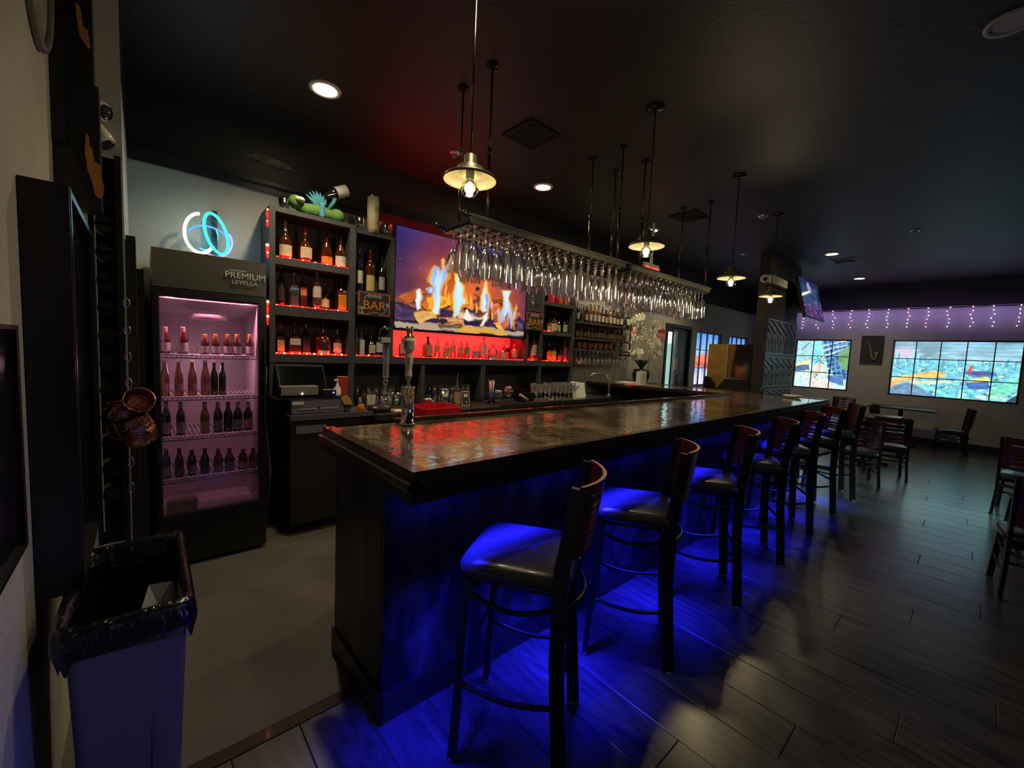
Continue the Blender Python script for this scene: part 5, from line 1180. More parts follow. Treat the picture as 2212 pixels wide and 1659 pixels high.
simple('receipt_printer', 'small black printer with a white sticker under the pipe shelves', 'printer', [('body', MB().box(-.06, .06, -.06, .06, 0, .14), M['black']), ('sticker', MB().box(-.02, .02, -.062, -.06, .04, .07), M['paper'])], loc=(4.45, 3.85, .93))
# things on the return leg of the bar
pp = thing('paper_stack', 'small stack of white menus on the far leg of the bar', 'papers', (5.35, 3.45, BT))
for i in range(5): MB().obox((.01 * (i % 2), .008 * i, .004 + .008 * i), (.30, .20, .006), Matrix.Rotation(.1 * (i % 3), 3, 'Z')).build('sheet', M['paper'], pp)
simple('white_gift_box', 'tall white folded card box standing before the orchid pot', 'box', [('box', MB().box(-.075, .075, -.04, .04, 0, .20), M['paper']), ('flap', MB().box(-.06, -.005, -.044, -.04, .15, .19).box(.005, .06, -.044, -.04, .15, .19), M['white']), ('fold_line', MB().box(-.002, .002, -.0445, -.04, .0, .19), M['l_grey'])], loc=(X(1385, 3.35, 820), 3.35, BT))
simple('red_napkin', 'flat red cloth pad left of the papers on the far bar leg', 'cloth', [('pad', MB().box(-.12, .12, -.04, .04, 0, .015), M['l_red']), ('hem', MB().box(-.12, .12, -.042, -.04, 0, .017), M['red_plastic'])], loc=(5.14, 3.25, BT))
ox, oy = X(1384, 3.62, 815), 3.62
orc = thing('potted_orchid', 'white flowering orchid in a rounded black pot on the far bar leg', 'plant', (ox, oy, BT))
MB().lathe([(.001, 0), (.08, 0), (.12, .06), (.135, .13), (.12, .20), (.10, .225), (.09, .22), (.11, .13)], 24).build('pot', M['black'], orc)
MB().lathe([(.001, .20), (.1, .205)], 16).build('soil', M['matte'], orc)
lf = mat('dark orchid leaf', (.02, .035, .02), .4)
for i in range(7):
    a = i * .9; r = .16 + .05 * (i % 2)
    mb = MB(); n = 6; vs = []
    for k in range(n + 1):
        s = k / n; w = .03 * math.sin(PI * min(1, s * .9 + .1)); c0 = Vector((math.cos(a) * r * s, math.sin(a) * r * s, .21 + .16 * math.sin(s * 2.0))); sd = Vector((-math.sin(a), math.cos(a), 0)) * w
        vs += [c0 - sd, c0 + sd + Vector((0, 0, .002))]
    mb.add(vs, [(2 * k, 2 * k + 1, 2 * k + 3, 2 * k + 2) for k in range(n)]); mb.build('leaf', lf, orc)
pet = mat('ivory petal', (.85, .83, .66), .6)
def blossom():
    mb = MB()
    for k in range(5):
        a = k * 2 * PI / 5; ca, sa = math.cos(a), math.sin(a); w = .026 if k in (1, 4) else .020
        P_ = lambda r, t, y: (ca * r - sa * t, y, sa * r + ca * t)
        mb.add([P_(.004, 0, 0), P_(.028, -w, -.008), P_(.05, -w * .6, -.004), P_(.058, 0, 0), P_(.05, w * .6, -.004), P_(.028, w, -.008)], [(0, 1, 2, 3, 4, 5)], 0)
    mb.ball((0, -.008, -.004), .009, 6); return mb
bl0 = None; rng = random.Random(8)
stems = [[(1383, 812), (1380, 770), (1385, 730), (1382, 700), (1378, 684)], [(1398, 812), (1402, 770), (1408, 735), (1412, 705), (1420, 698)]]
for sp in stems:
    pts = [Vector(tuple(map(float, at_y(a, b, oy)))) - Vector((ox, oy, BT)) for a, b in sp]
    MB().tube(pts, .004, 6).build('flower_stem', lf, orc)
fl_px = [(1379, 686), (1388, 684), (1369, 692), (1385, 695), (1375, 703), (1391, 703), (1383, 710), (1372, 714), (1392, 716), (1366, 722), (1380, 722), (1395, 727), (1372, 730), (1386, 732), (1398, 736), (1360, 695), (1365, 760), (1376, 757), (1385, 760), (1370, 768), (1380, 769), (1378, 745), (1366, 738),
         (1409, 700), (1417, 698), (1422, 706), (1410, 711), (1418, 716), (1412, 725), (1405, 738), (1416, 735), (1424, 741), (1409, 747), (1421, 752), (1405, 760), (1415, 763), (1412, 772), (1424, 765)]
for i, (a, b) in enumerate(fl_px):
    p = at_y(a, b, oy + rng.uniform(-.06, .06)); loc = (float(p[0]) - ox, float(p[1]) - oy, float(p[2]) - BT)
    if bl0 is None: o = bl0 = blossom().build('blossom', pet, orc)
    else: o = bl0.copy(); COL.objects.link(o)
    o.location = loc; s = rng.uniform(.9, 1.25); o.scale = (s, s, s); o.rotation_euler = (rng.uniform(-.5, .5), rng.uniform(-3, 3), rng.uniform(-.9, .2))
simple('shallow_dish', 'white rimmed shallow dish on the far corner of the bar top', 'dish', [('dish', MB().lathe([(.001, .004), (.07, .004), (.10, .03), (.104, .03), (.075, 0), (.001, 0)], 24), M['white']), ('contents', MB().lathe([(.001, .015), (.08, .015)], 20), M['matte'])], loc=(5.98, 1.53, BT))
simple('salt_shaker', 'small dark shaker on the bar left of the white dish', 'shaker', [('body', MB().lathe([(.001, 0), (.02, 0), (.018, .07), (.001, .075)], 12), M['bar_rim']), ('cap', MB().lathe([(.019, .065), (.017, .08), (.001, .085)], 12), M['black'])], loc=(5.9, 1.85, BT))

# ================================================================== BOTTLES IN THE FRIDGE
F1, F2, F3, F4 = ['bottles on the %s fridge shelf' % w for w in ('top', 'second', 'third', 'fourth')]
fy = 3.47
def fb(px, pb, pt, w, z, gm, lm, lbl, grp, kind='beer', cap='l_tan', lab=(.1, .42), neck=None, y=fy):
    return place(px, pb, pt, w, y, z + .003, kind=kind, gm=gm, lm=lm, label=lbl, group=grp, cap=cap, lab=lab, neck=neck)
for i, px in enumerate((358, 396)): fb(px, 760, 706, 24, SZ[0], 'amber', 'l_white', ['tall brown bottle with white label, far left of the top fridge shelf', 'second tall brown bottle with white label and neck wrap, top fridge shelf'][i], F1, neck='l_pink')
for i, px in enumerate((443, 466, 492, 512, 540)): fb(px, 764 + i, 722, 21, SZ[0], 'amber', 'l_white', 'short brown white labelled bottle, %s of five right on the top fridge shelf' % ORD[i], F1, neck='l_orange', cap='l_orange')
for i, px in enumerate((357, 387, 416, 444)): fb(px, 855, 778, 22, SZ[1], 'beer', 'l_pink', 'clear necked bottle with pale label, %s from left, second fridge shelf' % ORD[i], F2, 'clearbeer', 'white', (.14, .36))
for i, px in enumerate((463, 481)): fb(px, 852, 783, 18, SZ[1], 'dark_glass', None, ['left of two dark bottles on the second fridge shelf', 'right of two dark bottles on the second fridge shelf'][i], F2, 'beer', 'black')
for i, (px, lm, lb) in enumerate([(360, 'l_white', 'dark bottle with rounded white label, far left of the third fridge shelf'), (391, 'l_white', 'second dark bottle with rounded white label, third fridge shelf'), (443, 'l_cream', 'bottle with cream and blue label in the middle of the third fridge shelf'), (471, 'l_grey', 'dark bottle with slanted silver label right of the cream labelled one'), (493, None, 'plain dark bottle on the third fridge shelf'), (514, 'l_grey', 'dark bottle with silver label, near right of the third fridge shelf'), (536, 'l_pink', 'dark bottle with pinkish label, right end of the third fridge shelf')]):
    fb(px, 940, 868, 22, SZ[2], 'beer' if i == 2 else 'dark_glass', lm, lb, F3, neck='l_white' if lm else None, cap='black', lab=(.08, .40))
for i, (px, gm, lm, lb) in enumerate([(360, 'blue_glass', 'l_white', 'blue bottle with white label, far left of the fourth fridge shelf'), (388, 'dark_glass', None, 'plain dark bottle between the two blue ones, fourth fridge shelf'), (415, 'blue_glass', 'l_white', 'second blue bottle with white label, fourth fridge shelf'), (443, 'dark_glass', None, 'plain dark bottle in the middle of the fourth fridge shelf'), (472, 'red_glass', 'l_white', 'red bottle with white label, first of four, fourth fridge shelf'), (496, 'red_glass', 'l_white', 'red bottle with white label, second of four, fourth fridge shelf'), (525, 'red_glass', 'l_white', 'red bottle with white label, third of four, fourth fridge shelf'), (547, 'red_glass', 'l_white', 'red bottle with white label, right end of the fourth fridge shelf')]):
    fb(px, 1035, 968, 22, SZ[3], gm, lm, lb, F4, cap='white' if i % 2 == 0 else 'black', lab=(.08, .38))
simple('cardboard_carton', 'pale open carton lying on the floor of the fridge', 'box', [('carton', MB().box(0, .16, 0, .12, 0, .10), mat('pale card', (.5, .46, .36), .8)), ('flap', MB().prism([(0, 0), (.16, 0), (.15, .04), (.01, .04)], .10, .103), mat('pale card flap', (.42, .38, .3), .8))], loc=(.10, 3.46, .306))

# ================================================================== ON TOP OF THE SHELVING
HT = 2.525
def tealight(px, lbl):
    t = thing('mercury_glass', lbl, 'candle holder', (X(px, 3.74, 450), 3.74, HT), 0, 'silvery candle holders on top of the shelving')
    MB().lathe([(.001, 0), (.034, 0), (.037, .02), (.037, .085), (.033, .09), (.030, .085)], 18).build('cup', mat('mercury glass', (.75, .75, .72), .12, 1.0, bump=.5, bscale=30), t); MB().lathe([(.001, .03), (.03, .03)], 12).build('candle', M['white'], t)
for px, l in ((613, 'silvery mottled candle glass at the left end on top of the shelving'), (730, 'silvery candle glass on top of the shelving right of the plush toy'), (778, 'silvery candle glass left of the tall tan canister'), (835, 'silvery candle glass right of the tall tan canister')): tealight(px, l)
simple('canister', 'tall tan cylinder canister standing on top of the shelving', 'canister', [('tube', MB().lathe([(.001, 0), (.052, 0), (.052, .33), (.001, .33)], 24), M['cream']), ('lid', MB().lathe([(.054, .315), (.054, .345), (.001, .347)], 24), M['gold']), ('printed_band', MB().lathe([(.0525, .03), (.0525, .085)], 14, a0=-2.8, arc=1.9), M['l_tan']), ('printed_name', MB().lathe([(.0527, .17), (.0527, .23)], 8, a0=-1.7, arc=.7), M['l_gold'])], loc=(X(806, 3.74, 470), 3.74, 2.50))
pk = thing('plush_toy', 'green plush toy reclining with blue frilled body on top of the shelving', 'plush toy', (X(686, 3.76, 455), 3.76, HT))
gr = mat('green plush', (.12, .26, .06), .9, bump=.5, bscale=120); bf = mat('blue frill fabric', (.08, .32, .48), .8); pf = mat('pale plush face', (.62, .68, .5), .9)
MB().tube([(-.17, 0, .07), (-.09, 0, .05), (0, 0, .06), (.09, 0, .05), (.14, -.01, .05)], [.03, .05, .06, .05, .045], 14).build('body', gr, pk)
MB().ball((-.17, -.01, .09), .055, 16).build('head', gr, pk); mb = MB(); mb.lathe([(.001, 0), (.035, .004), (.04, .02), (.03, .035), (.001, .04)], 14, (-.15, -.05, .085)); mb.build('face', pf, pk); MB().ball((-.155, -.075, .112), .006, 6).ball((-.135, -.075, .108), .006, 6).build('eye', M['black'], pk)
mb = MB()
for i in range(7): a = -.9 + i * .3; mb.tube([(0, -.02, .07), (.06 * math.sin(a), -.03, .07 + .09 * math.cos(a)), (.10 * math.sin(a) - .02, -.03, .09 + .12 * math.cos(a))], [.018, .016, .003], 6)
for i in range(5): mb.ball((.02, -.05, .02 + i * .02), .025, 8)
mb.build('frill', bf, pk)
MB().ball((.15, -.02, .05), .06, 12).build('foot', gr, pk); MB().tube([(.08, -.02, .09), (.12, -.03, .16), (.13, -.03, .20)], .016, 8).build('raised_arm', bf, pk)
tb = thing('tilted_bottle', 'white labelled dark bottle tipped over the plush toy', 'bottle', (X(700, 3.74, 455) + .02, 3.74, HT + .20)); tb.rotation_euler = (0, math.radians(62), 0)
MB().lathe([(.001, -.02), (.02, -.02), (.022, .0), (.045, .05), (.048, .07), (.048, .2), (.001, .2)], 18).build('glass_body', M['dark_glass'], tb); MB().lathe([(.049, .08), (.049, .18)], 18).build('label', M['white'], tb)
# ================================================================== NEON LAMP OVER THE FRIDGE
def neon(label):
    t = thing('neon_loop_lamp', label, 'neon lamp', (0, 0, 0))
    def loop(name, c, rx, ry, rot, m, yy, a0=0, arc=2 * PI, r=.007, wob=0):
        pts = []
        for k in range(49):
            a = a0 + arc * k / 48; u, v = rx * math.cos(a), ry * math.sin(a) * (1 + wob * math.cos(a))
            px = c[0] + u * math.cos(rot) - v * math.sin(rot); py = c[1] + u * math.sin(rot) + v * math.cos(rot)
            p = at_y(px, py, yy + .02 * math.sin(a)); pts.append(tuple(map(float, p)))
        MB().tube(pts, r, 8, closed=False).build(name, m, t)
    YN = 3.90
    loop('yellow_tube', (432, 504), 33, 43, -.25, emat('yellow white neon', (1, 1, .55), 2.6), YN - .02, a0=.9, arc=4.1, r=.011)
    loop('cyan_tube', (467, 505), 21, 47, -.38, emat('cyan neon', (.03, .85, .9), 2.6), YN - .05, r=.010)
    loop('blue_tube', (452, 521), 50, 30, .38, emat('blue neon', (.06, .25, 1), 2.2), YN, a0=PI, arc=2.2, r=.007)
    loop('purple_tube', (468, 523), 34, 31, .5, emat('violet neon', (.35, .3, 1), 2.2), YN - .01, a0=-1.1, arc=3.0, r=.007)
    loop('inner_tube', (446, 512), 24, 28, .2, emat('pale blue neon', (.1, .6, 1), 1.8), YN + .02, a0=-.8, arc=2.8, r=.005)
    a = at_y(463, 455, YN); MB().box(float(a[0]) - .012, float(a[0]) + .018, YN + .01, YB, 2.12, float(a[2])).build('mount_strip', M['trim'], t)
neon('interlaced glowing loops in yellow, cyan and violet on the wall above the fridge')
hk = at_y(585, 345, 3.97)
simple('plaster_patch', 'rough unpainted patch on the black upper wall above the neon lamp', 'patch', [('patch', MB().prism([(-.18, -.01), (-.1, .03), (.0, .035), (.1, .02), (.19, -.02), (.08, -.035), (-.05, -.03)], 0, .012, 0, lambda x, y, z: (x, -z, y)), mat('rough plaster', (.26, .24, .2), .8, bump=1.0, bscale=60, var=.8, vscale=25))], loc=(float(hk[0]), YB - .001, float(at_y(585, 350, YB)[2])))

# ================================================================== LEFT WALL
cb = thing('display_cabinet', 'deep glossy black box frame cabinet on the left wall above the bin', 'cabinet', (0, 0, 0))
bx0, bx1, by0, by1, bz0, bz1 = -.238, -.145, 1.70, 2.45, .74, 1.90
gl_ = mat('glossy black side', (.008, .008, .01), .12)
MB().box(bx0, bx1, by0, by0 + .02, bz0, bz1).box(bx0, bx1, by1 - .02, by1, bz0, bz1 - .02).box(bx0, bx1, by0 + .02, by1 - .02, bz0, bz0 + .02).box(bx0, bx1, by0 + .02, by1 - .02, bz1 - .02, bz1).build('box_frame', M['black'], cb)
MB().box(bx1 - .03, bx1 - .024, by0 + .02, by1 - .02, bz0 + .02, bz1 - .02).build('glass_front', gl_, cb); MB().box(bx1 - .012, bx1 + .002, by0 + .015, by0 + .035, bz0, bz1).build('front_bezel', M['trim'], cb); MB().box(bx1 - .012, bx1 + .002, by1 - .03, by1, bz0, bz1).build('front_bezel', M['trim'], cb)
MB().box(bx0 + .002, bx0 + .008, by0 + .02, by1 - .02, bz0 + .02, bz1 - .02).build('back_board', M['matte'], cb)
gs = thing('state_map_sign', 'tall black wall sign with two golden map shapes at upper left', 'sign', (0, 0, 0))
sx0, sx1, sy = -.238, -.125, 2.36
MB().box(sx0, sx1, sy, sy + .10, 2.42, 3.0).build('upper_panel', M['black'], gs); MB().box(sx0, sx1 + .012, sy + .002, sy + .10, 1.98, 2.45).build('lower_panel', M['black'], gs)
MB().box(sx0 - .003, sx0 + .035, sy - .012, sy, 2.20, 2.60).build('backing_strip', M['matte'], gs)
og = mat('lacquered golden wood', (.62, .27, .07), .18, .3)
def outline(px): return [(float(at_y(a, b, sy - .005)[0]), float(at_y(a, b, sy - .005)[2])) for a, b in px]
for o in ([(163, 8), (174, 18), (180, 60), (190, 68), (195, 100), (190, 106), (180, 92), (172, 78), (166, 40)], [(186, 290), (193, 297), (194, 318), (200, 322), (204, 350), (218, 360), (220, 390), (225, 402), (222, 425), (214, 430), (206, 422), (200, 395), (190, 370), (184, 330)]):
    MB().prism(outline(o), sy - .014, sy - .001, 0, lambda x, z, y: (x, y, z)).build('gold_map_shape', og, gs)
ov = thing('oval_frame', 'pale oval framed picture cut by the top left corner', 'picture', (-.238, 2.07, 2.83))
mb = MB(); mb.tube([(.008, .27 * math.cos(2 * PI * k / 40), .42 * math.sin(2 * PI * k / 40)) for k in range(40)], .014, 8, closed=True); mb.build('frame', mat('pewter frame', (.22, .21, .20), .4, .3), ov)
MB().prism([(.26 * math.cos(2 * PI * k / 40), .41 * math.sin(2 * PI * k / 40)) for k in range(40)], .0, .006, 0, lambda y, z, x: (x, y, z)).build('picture', mat('mottled relief', (.34, .31, .28), .5, bump=1.0, bscale=14, var=.4, vscale=9), ov)
bp = thing('dark_frame', 'dark framed panel at the extreme left edge catching blue light', 'picture', (0, 0, 0))
MB().box(-.238, -.222, .55, 1.47, 1.0, 1.50).build('panel', gl_, bp); MB().box(-.238, -.214, 1.45, 1.475, .99, 1.51).box(-.238, -.214, .55, 1.45, 1.50, 1.51).box(-.238, -.214, .55, 1.45, .99, 1.0).build('frame', M['black'], bp)
wr = thing('wall_bottle_rack', 'narrow black wall rack of ringed hooks and bottle ends beside the fridge', 'rack', (0, 0, 0))
MB().box(-.165, -.15, 2.55, 2.60, .55, 2.20).box(-.15, -.078, 2.68, 2.69, .55, 2.25).box(-.078, -.058, 2.50, 2.69, .55, 2.25).box(-.165, -.062, 2.56, 2.58, 2.19, 2.25).box(-.165, -.062, 2.56, 2.58, .55, .60).build('frame', M['matte'], wr)
for i in range(12):
    z = 2.08 - i * .118
    o = thing('wine_bottle', 'dark bottle end in the wall rack beside the fridge, %s from the top' % ORD[i], 'bottle', (-.112, 2.52, z), 0, 'dark bottles in the wall rack')
    MB().tube([(0, 0, 0), (0, .15, .0)], [.033, .036], 16).lathe([(.001, 0), (.02, .006), (.033, 0)], 16).build('glass_body', M['vinyl'], o)
    if i > 3: MB().tube([(-.052 + .010 * math.cos(2 * PI * k / 14), 2.50, z + .03 + .022 * math.sin(2 * PI * k / 14)) for k in range(14)], .003, 6, closed=True).build('hook_ring', M['chrome'], wr)
m1 = mug(0, 0, 0, 'large hammered copper mug hanging lowest beside the fridge', 0, 1.45, 'hanging copper mugs by the fridge')
def hang(o, px, py, rot):
    p = at_y(px, py, 2.44); o.rotation_euler = rot
    c0 = Vector((0, 0, .065)); c0.rotate(o.rotation_euler); o.location = Vector(tuple(map(float, p))) - c0
hang(m1, 295, 928, (math.radians(-18), math.radians(12), math.radians(150)))
m2 = dup(m1, (0, 0, 0), None, 'dark open mouthed copper mug hanging above the large one'); m2.scale = (.88, .88, .88); hang(m2, 297, 868, (math.radians(72), 0, math.radians(8))); m2.children[1].rotation_euler = (0, 0, PI)
m3 = dup(m1, (0, 0, 0), None, 'small copper mug half hidden between the other two hanging mugs'); m3.scale = (.6, .6, .6); hang(m3, 274, 882, (math.radians(30), math.radians(-20), math.radians(120)))
dcm = thing('security_camera', 'white dome security camera at upper left, upper of two', 'camera', (-.115, 2.86, 2.545), math.radians(-25), 'white dome cameras at upper left')
MB().lathe([(.001, 0), (.04, 0), (.044, .02), (.044, .07), (.036, .10), (.001, .105)], 20, (0, 0, 0)).build('housing', M['white'], dcm); MB().lathe([(.03, -.012), (.034, 0), (.001, -.022)], 16).build('lens', M['trim'], dcm)
MB().tube([(0, 0, .05), (0, .08, .06)], .02, 10).build('bracket', M['white'], dcm)
dcm.rotation_euler = (math.radians(-75), 0, math.radians(60))
d2 = dup(dcm, (-.115, 2.86, 2.40), None, 'white dome security camera at upper left, lower of two'); d2.rotation_euler = (math.radians(-35), math.radians(-15), math.radians(60))
tag(MB().box(-.057, -.02, 2.92, 3.10, 0, 2.0).box(-.057, .01, 3.10, 3.93, 0, 1.86).build('recess_shade_board', M['matte']), 'added black board keeping the recess dark between the left wall and the fridge', 'board')  # put in to darken the lit recess wall beside the fridge
# bin with black liner
tc_ = thing('waste_bin', 'tall grey rectangular waste bin with black liner folded over the rim', 'bin', (0, 0, 0))
def ring(x0, x1, y0, y1, z, r=.03, n=6, jx=None):
    pts = []
    for cx_, cy_, a0 in ((x1 - r, y0 + r, -PI / 2), (x1 - r, y1 - r, 0), (x0 + r, y1 - r, PI / 2), (x0 + r, y0 + r, PI)):
        for k in range(n + 1): a = a0 + PI / 2 * k / n; pts.append((cx_ + r * math.cos(a), cy_ + r * math.sin(a), z))
    return pts
def skin(mb, rings, m=0, smooth=True):
    n = len(rings[0]); mb.add([p for r in rings for p in r], [(i * n + k, i * n + (k + 1) % n, (i + 1) * n + (k + 1) % n, (i + 1) * n + k) for i in range(len(rings) - 1) for k in range(n)], m, smooth)
mb = MB(); skin(mb, [ring(-.145, .055, 1.49, 1.93, 0), ring(-.165, .085, 1.45, 1.97, .74)]); r0 = ring(-.145, .055, 1.49, 1.93, 0); mb.add(r0, [tuple(range(len(r0)))[::-1]])
mb.build('bin_body', mat('grey bin plastic', (.15, .155, .165), .5), tc_)
MB().box(.0, .006, 1.466, 1.469, .05, .6).build('moulded_rib', mat('darker grey rib', (.12, .125, .14), .5), tc_)
bag = MB(); rings_ = []
rb = random.Random(2); N_ = len(ring(0, 1, 0, 1, 0, n=10))
for zi, (e, z, jit) in enumerate([(.012, .66, .004), (.018, .68, .008), (.022, .71, .009), (.018, .75, .007), (.004, .765, .006), (-.012, .745, .005), (-.02, .66, .008), (-.03, .55, .01), (-.05, .42, .01)]):
    rg = ring(-.165 - e, .085 + e, 1.45 - e, 1.97 + e, z, n=10)
    out = []
    for k, p in enumerate(rg):
        nz = mnoise.noise(Vector((p[0] * 14, p[1] * 14, z * 9))) ; v = Vector(p)
        c0 = Vector((-.04, 1.71, z)); dv = (v - c0).normalized() * (jit * 1.6 * nz)
        flare = max(0, 1 - ((v.x - .1) ** 2 + (v.y - 1.66) ** 2) / .02) if 1 <= zi <= 4 else 0
        v = v + dv + Vector((.07 * flare, -.03 * flare, .01 * nz + (-.03 * flare if zi < 4 else 0)))
        if zi == 0: v.z += .02 * math.sin(k * .9)
        out.append(tuple(v))
    rings_.append(out)
skin(bag, rings_)
bag.build('bin_liner', mat('shiny black liner', (.008, .008, .01), .16, bump=.9, bscale=28, coat=.3), tc_)
simple('crumpled_paper', 'crumpled pale tissue lying inside the black bin liner', 'paper', [('tissue', MB().add([(-.03, 1.65, .62), (.05, 1.60, .60), (.06, 1.70, .70), (.0, 1.76, .68), (.02, 1.68, .645), (-.01, 1.60, .59)], [(0, 4, 3), (0, 5, 4), (4, 5, 1), (4, 1, 2), (4, 2, 3)]), mat('grey tissue', (.35, .35, .38), .8)), ('fold', MB().add([(.02, 1.68, .647), (.06, 1.70, .702), (.05, 1.60, .603), (.07, 1.64, .64)], [(0, 2, 3), (0, 3, 1)]), mat('grey tissue fold', (.28, .28, .31), .8))])

# ================================================================== FAR PARTITION, SCREENS AND WALL THINGS
pa = thing('partition', 'dark partition column with a woven lattice panel beyond the bar', 'partition', (0, 0, 0))
MB().box(7.40, 8.95, 2.34, 2.50, 0, ZC).build('core', mat('brown black painted core', (.035, .03, .024), .5), pa)
MB().box(7.40, 8.95, 2.328, 2.34, .75, 2.24).build('panel_backing', mat('blue black panel', (.01, .015, .03), .4), pa)
lat = MB(); lx0, lx1 = 7.42, 8.93
def stick(a, b, w=.022):
    lat.bar((a[0], 2.322, a[1]), (b[0], 2.322, b[1]), w, .012, up=(0, 1, 0))
for zz in (.78, 1.06, 1.12, 1.60, 1.66, 2.20): stick((lx0, zz), (lx1, zz), .016)
for band, z0, z1 in ((0, .80, 1.05), (1, 1.13, 1.59), (2, 1.67, 2.18)):
    zm = z0 + (z1 - z0) * .62
    for i in range(5):
        x = lx0 + i * .30
        stick((x, z1 - .01), (min(lx1, x + .42), zm + .02), .026); stick((x, z1 - .10), (min(lx1, x + .30), zm - .06), .022)
        stick((x + .02, zm), (x + .10, z0), .014); stick((x + .10, zm - .02), (min(lx1, x + .24), z0), .018); stick((min(lx1, x + .28), zm - .05), (x + .22, z0), .014); stick((x + .06, zm - .03), (x + .04, z0 + .02), .012); stick((x + .16, zm), (x + .15, z0), .012)
lo = stuff(lat.build('lattice', mat('steel blue lattice', (.42, .52, .60), .4), pa))
tvf = thing('hanging_television', 'tilted portrait television with a blue and violet picture on the partition', 'television', (8.78, 2.10, 2.64)); 
tvf.rotation_euler = (math.radians(-14), 0, 0)
cv = Canvas(60, 80, srgb(40, 60, 110)); cv.poly([(0, 0), (1, 0), (1, .5), (0, .6)], srgb(30, 50, 95)); 
for i in range(9): cv.poly([(.1 + i * .09, .15), (.13 + i * .09, .15), (.16 + i * .08, .75), (.1 + i * .08, .75)], srgb(80, 130, 190), .5)
cv.ell(.45, .2, .1, .14, srgb(165, 175, 190)); cv.glow(.5, .85, .6, .25, srgb(110, 60, 120), .8)
rng = random.Random(5)
for i in range(26): cv.ell(rng.random(), .5 + rng.random() * .48, .018, .012, rng.choice([srgb(220, 190, 255), srgb(235, 130, 150), srgb(150, 150, 250)]))
cv.noise(.6, 12, 2)
MB().box(-.60, .60, 0, .05, -.36, .36).build('housing', M['black'], tvf)
picture('screen', cv, 0, 1, 0, 1, lambda u, v: (-.58 + u * 1.16, -.002, .34 - v * .68), attr_mat('lit portrait screen', .8, .1, .01), tvf)
MB().box(-.08, .08, .05, .22, -.1, .1).build('wall_arm', M['matte'], tvf)
e1 = at_x(1655, 603, 7.38)
simple('partition_camera', 'white round camera on the end of the partition', 'camera', [('ring', MB().lathe([(.03, -.03), (.065, -.02), (.07, .0), (.05, .03), (.001, .04)], 18), M['white']), ('lens', MB().ball((0, 0, -.02), .03, 10), M['trim'])], loc=(7.33, float(e1[1]), float(e1[2])))
bpy.data.objects['partition_camera'].rotation_euler = (0, math.radians(70), math.radians(25))
e2 = at_y(1686, 609, 2.28)
simple('emergency_light', 'long white emergency light box high on the partition', 'light fixture', [('box', MB().box(-.36, .36, 0, .06, -.06, .06), M['cream']), ('lens', MB().box(-.3, -.12, -.004, 0, -.03, .03), M['white']), ('lens', MB().box(.12, .3, -.004, 0, -.03, .03), M['white'])], loc=(float(e2[0]), 2.279, float(e2[2])))
ex = at_y(1408, 592, 2.95)
et = thing('exit_sign', 'small red lit EXIT sign glimpsed above the stemware rack', 'sign', (float(ex[0]), 2.95, float(ex[2]) + .02))
MB().box(-.17, .17, 0, .04, -.11, .11).build('housing', M['white'], et); text('lettering', 'EXIT', .19, (0, -.004, -.065), R_FRONT, emat('red exit light', (1, .03, .02), 4), et, .002, 'CENTER', .9); MB().box(-.02, .02, .01, .03, .11, ZC - float(ex[2]) - .02).build('hanging_stem', M['white'], et)
simple('red_notice', 'red and white printed notice on the wall left of the door', 'notice', [('sheet', MB().box(0, .3, 0, .006, 0, .24), M['l_pink']), ('printed_band', MB().box(.03, .27, -.002, 0, .14, .21), M['l_red']), ('printed_lines', MB().box(.03, .27, -.002, 0, .03, .04).box(.03, .27, -.002, 0, .07, .08), M['l_red'])], loc=(7.02, YB - .008, 1.82))
# privacy boards with booth backs
def xb(px, py): p = at_x(px, py, 7.9); return float(p[1]), float(p[2])
pb = thing('ochre_board', 'ochre yellow privacy board beyond the bar, left of the dark portrait', 'board', (0, 0, 0))
ya, za = xb(1532, 743); yb_, _ = xb(1571, 744); _, zb = xb(1545, 838); 
MB().box(7.90, 7.93, yb_, ya, zb, za).build('board', mat('ochre board', (.48, .25, .035), .55, var=.35, vscale=6), pb); MB().box(7.89, 7.94, yb_ - .03, yb_ - .004, zb, za).build('edge_post', M['l_grey'], pb); MB().box(7.9, 7.93, yb_ + .05, ya - .05, 0, zb).build('leg', M['black'], pb)
po = thing('portrait_board', 'dark painted portrait board beside the ochre board', 'picture', (0, 0, 0)); yc, zc_ = xb(1620, 820)
cv = Canvas(60, 64, srgb(28, 18, 14)); cv.poly([(0, 0), (.3, 0), (.22, .5), (.16, 1), (0, 1)], srgb(150, 90, 20)); cv.glow(.5, .75, .16, .22, srgb(190, 95, 60), .9); cv.glow(.72, .7, .16, .2, srgb(135, 120, 115), .8); cv.ell(.55, .35, .3, .3, srgb(22, 14, 12), .8); cv.poly([(.5, .6), (.62, .58), (.64, .62), (.52, .64)], srgb(30, 15, 12)); cv.blur(3)
MB().box(7.905, 7.93, yc, yb_ - .035, zc_, za).build('board', M['matte'], po); picture('painting', cv, 0, 1, 0, 1, lambda u, v: (7.903, (yb_ - .035) + (yc - yb_ + .035) * u, za + (zc_ - za) * v), attr_mat('painted portrait', 0, .5), po)
MB().box(7.88, 7.94, yc, yb_ - .03, zc_ - .06, zc_).build('ledge', M['l_grey'], po); MB().box(7.90, 7.93, yc + .1, yc + .16, 0, zc_ - .06).build('leg', M['black'], po)
bo = thing('booth_bench', 'dark rounded booth bench backs below the privacy boards', 'bench', (0, 0, 0))
def yz(pl): return [xb(a, b) for a, b in pl]
f = lambda y, z, x: (x, y, z)
MB().prism([(yy, zz) for yy, zz in yz([(1526, 812), (1536, 815), (1546, 828), (1546, 842), (1522, 842)])] + [(xb(1522, 842)[0], 0), (xb(1546, 842)[0], 0)][:0], 7.82, 7.88, 0, f).build('curved_back', M['metal_black'], bo)
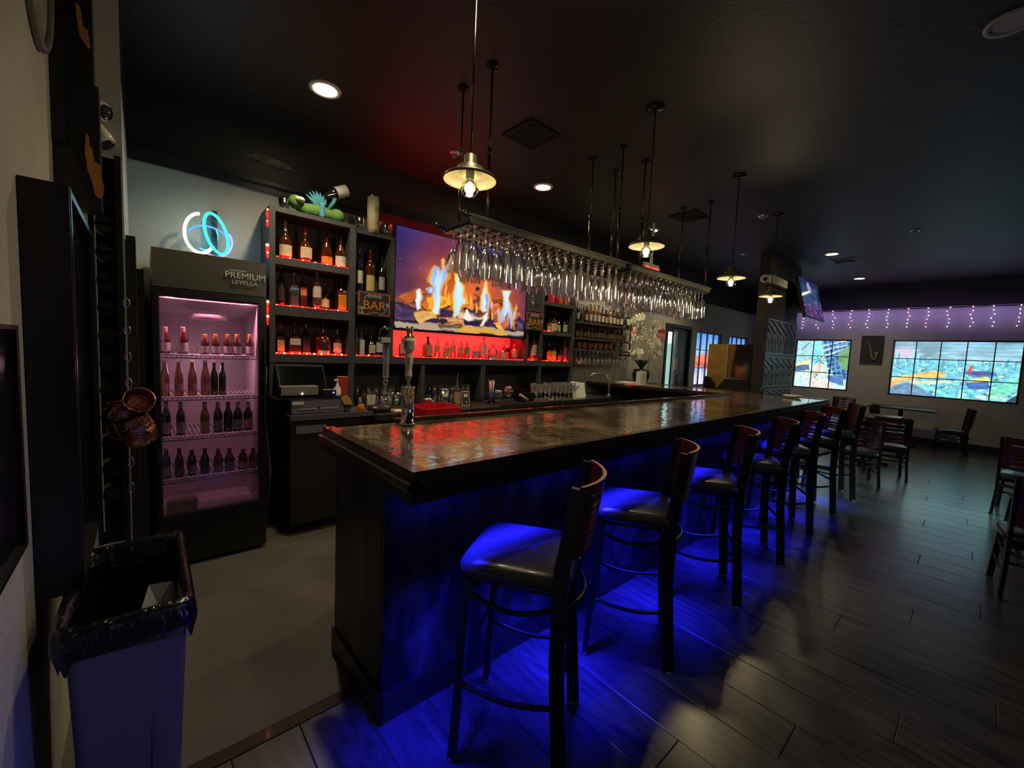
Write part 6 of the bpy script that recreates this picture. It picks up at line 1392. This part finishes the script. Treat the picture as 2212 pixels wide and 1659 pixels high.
MB().prism(yz([(1570, 818), (1622, 820), (1622, 846), (1550, 842)]), 7.80, 7.87, 0, f).build('bench_back', M['matte'], bo)
MB().box(7.6, 7.9, 2.75, 3.5, 0, .98).build('bench_base', M['matte'], bo)
# saxophone picture
sp = thing('saxophone_picture', 'black picture of a saxophone between the two far windows', 'picture', (XF - .03, 1.64, 1.885))
MB().box(0, .025, -.185, .185, -.30, .30).build('canvas', mat('charcoal canvas', (.035, .032, .03), .7), sp)
sx = MB(); sm = mat('dull bronze paint', (.26, .2, .17), .6)
P_ = lambda u, v: (-.004, .185 - u * .37, .30 - v * .60)
sx.tube([P_(*q) for q in ((.20, .22), (.28, .21), (.36, .27), (.42, .40), (.48, .58), (.53, .74), (.60, .84), (.68, .86), (.74, .78), (.74, .66), (.72, .58))], [.004, .005, .007, .010, .014, .019, .024, .024, .022, .024, .034], 8)
sx.build('saxophone', sm, sp)
for i in range(5): MB().ball(P_(.42 + .04 * i, .46 + .08 * i), .009, 6).build('key', sm, sp)
# curtain of tiny string lights
led_y = [2.94, 2.655, 2.35, 2.05, 1.76, 1.42, 1.11, .85, .55, .24, -.02, -.335]
st0 = None
pinkled = emat('warm pink led', (1, .3, .35), 9)
for i, y in enumerate(led_y):
    t = thing('string_light_strand', 'strand of tiny violet and pink lights on the far wall, %s from the left' % ORD[i], 'string light', (11.72, y, 2.72), 0, 'curtain of string lights along the far wall')
    MB().tube([(0, 0, .02), (0, .01, -.2), (0, -.005, -.40)], .0022, 5).build('wire', M['white'], t)
    rng = random.Random(i)
    for k in range(6): MB().ball((-.005, rng.uniform(-.03, .03), .01 - k * .074), .0085, 8).build('led', pinkled if (k == 0 or rng.random() < .35) else M['led_white'], t)
MB().tube([(11.73, 3.1 - k * .1, 2.745 + .008 * math.sin(k)) for k in range(40)], .003, 5).build('string_light_cable', M['white'])
tag(bpy.data.objects['string_light_cable'], 'thin pale cable carrying the string lights along the far wall', 'cable')
# loose cables on the back wall beside the counter
tag(MB().tube([(.70, 3.62, 1.3), (.69, 3.60, .9), (.72, 3.58, .5), (.70, 3.6, .1)], .006, 6).build('power_cable', M['rubber']), 'grey cable hanging between the fridge and the back counter', 'cable')
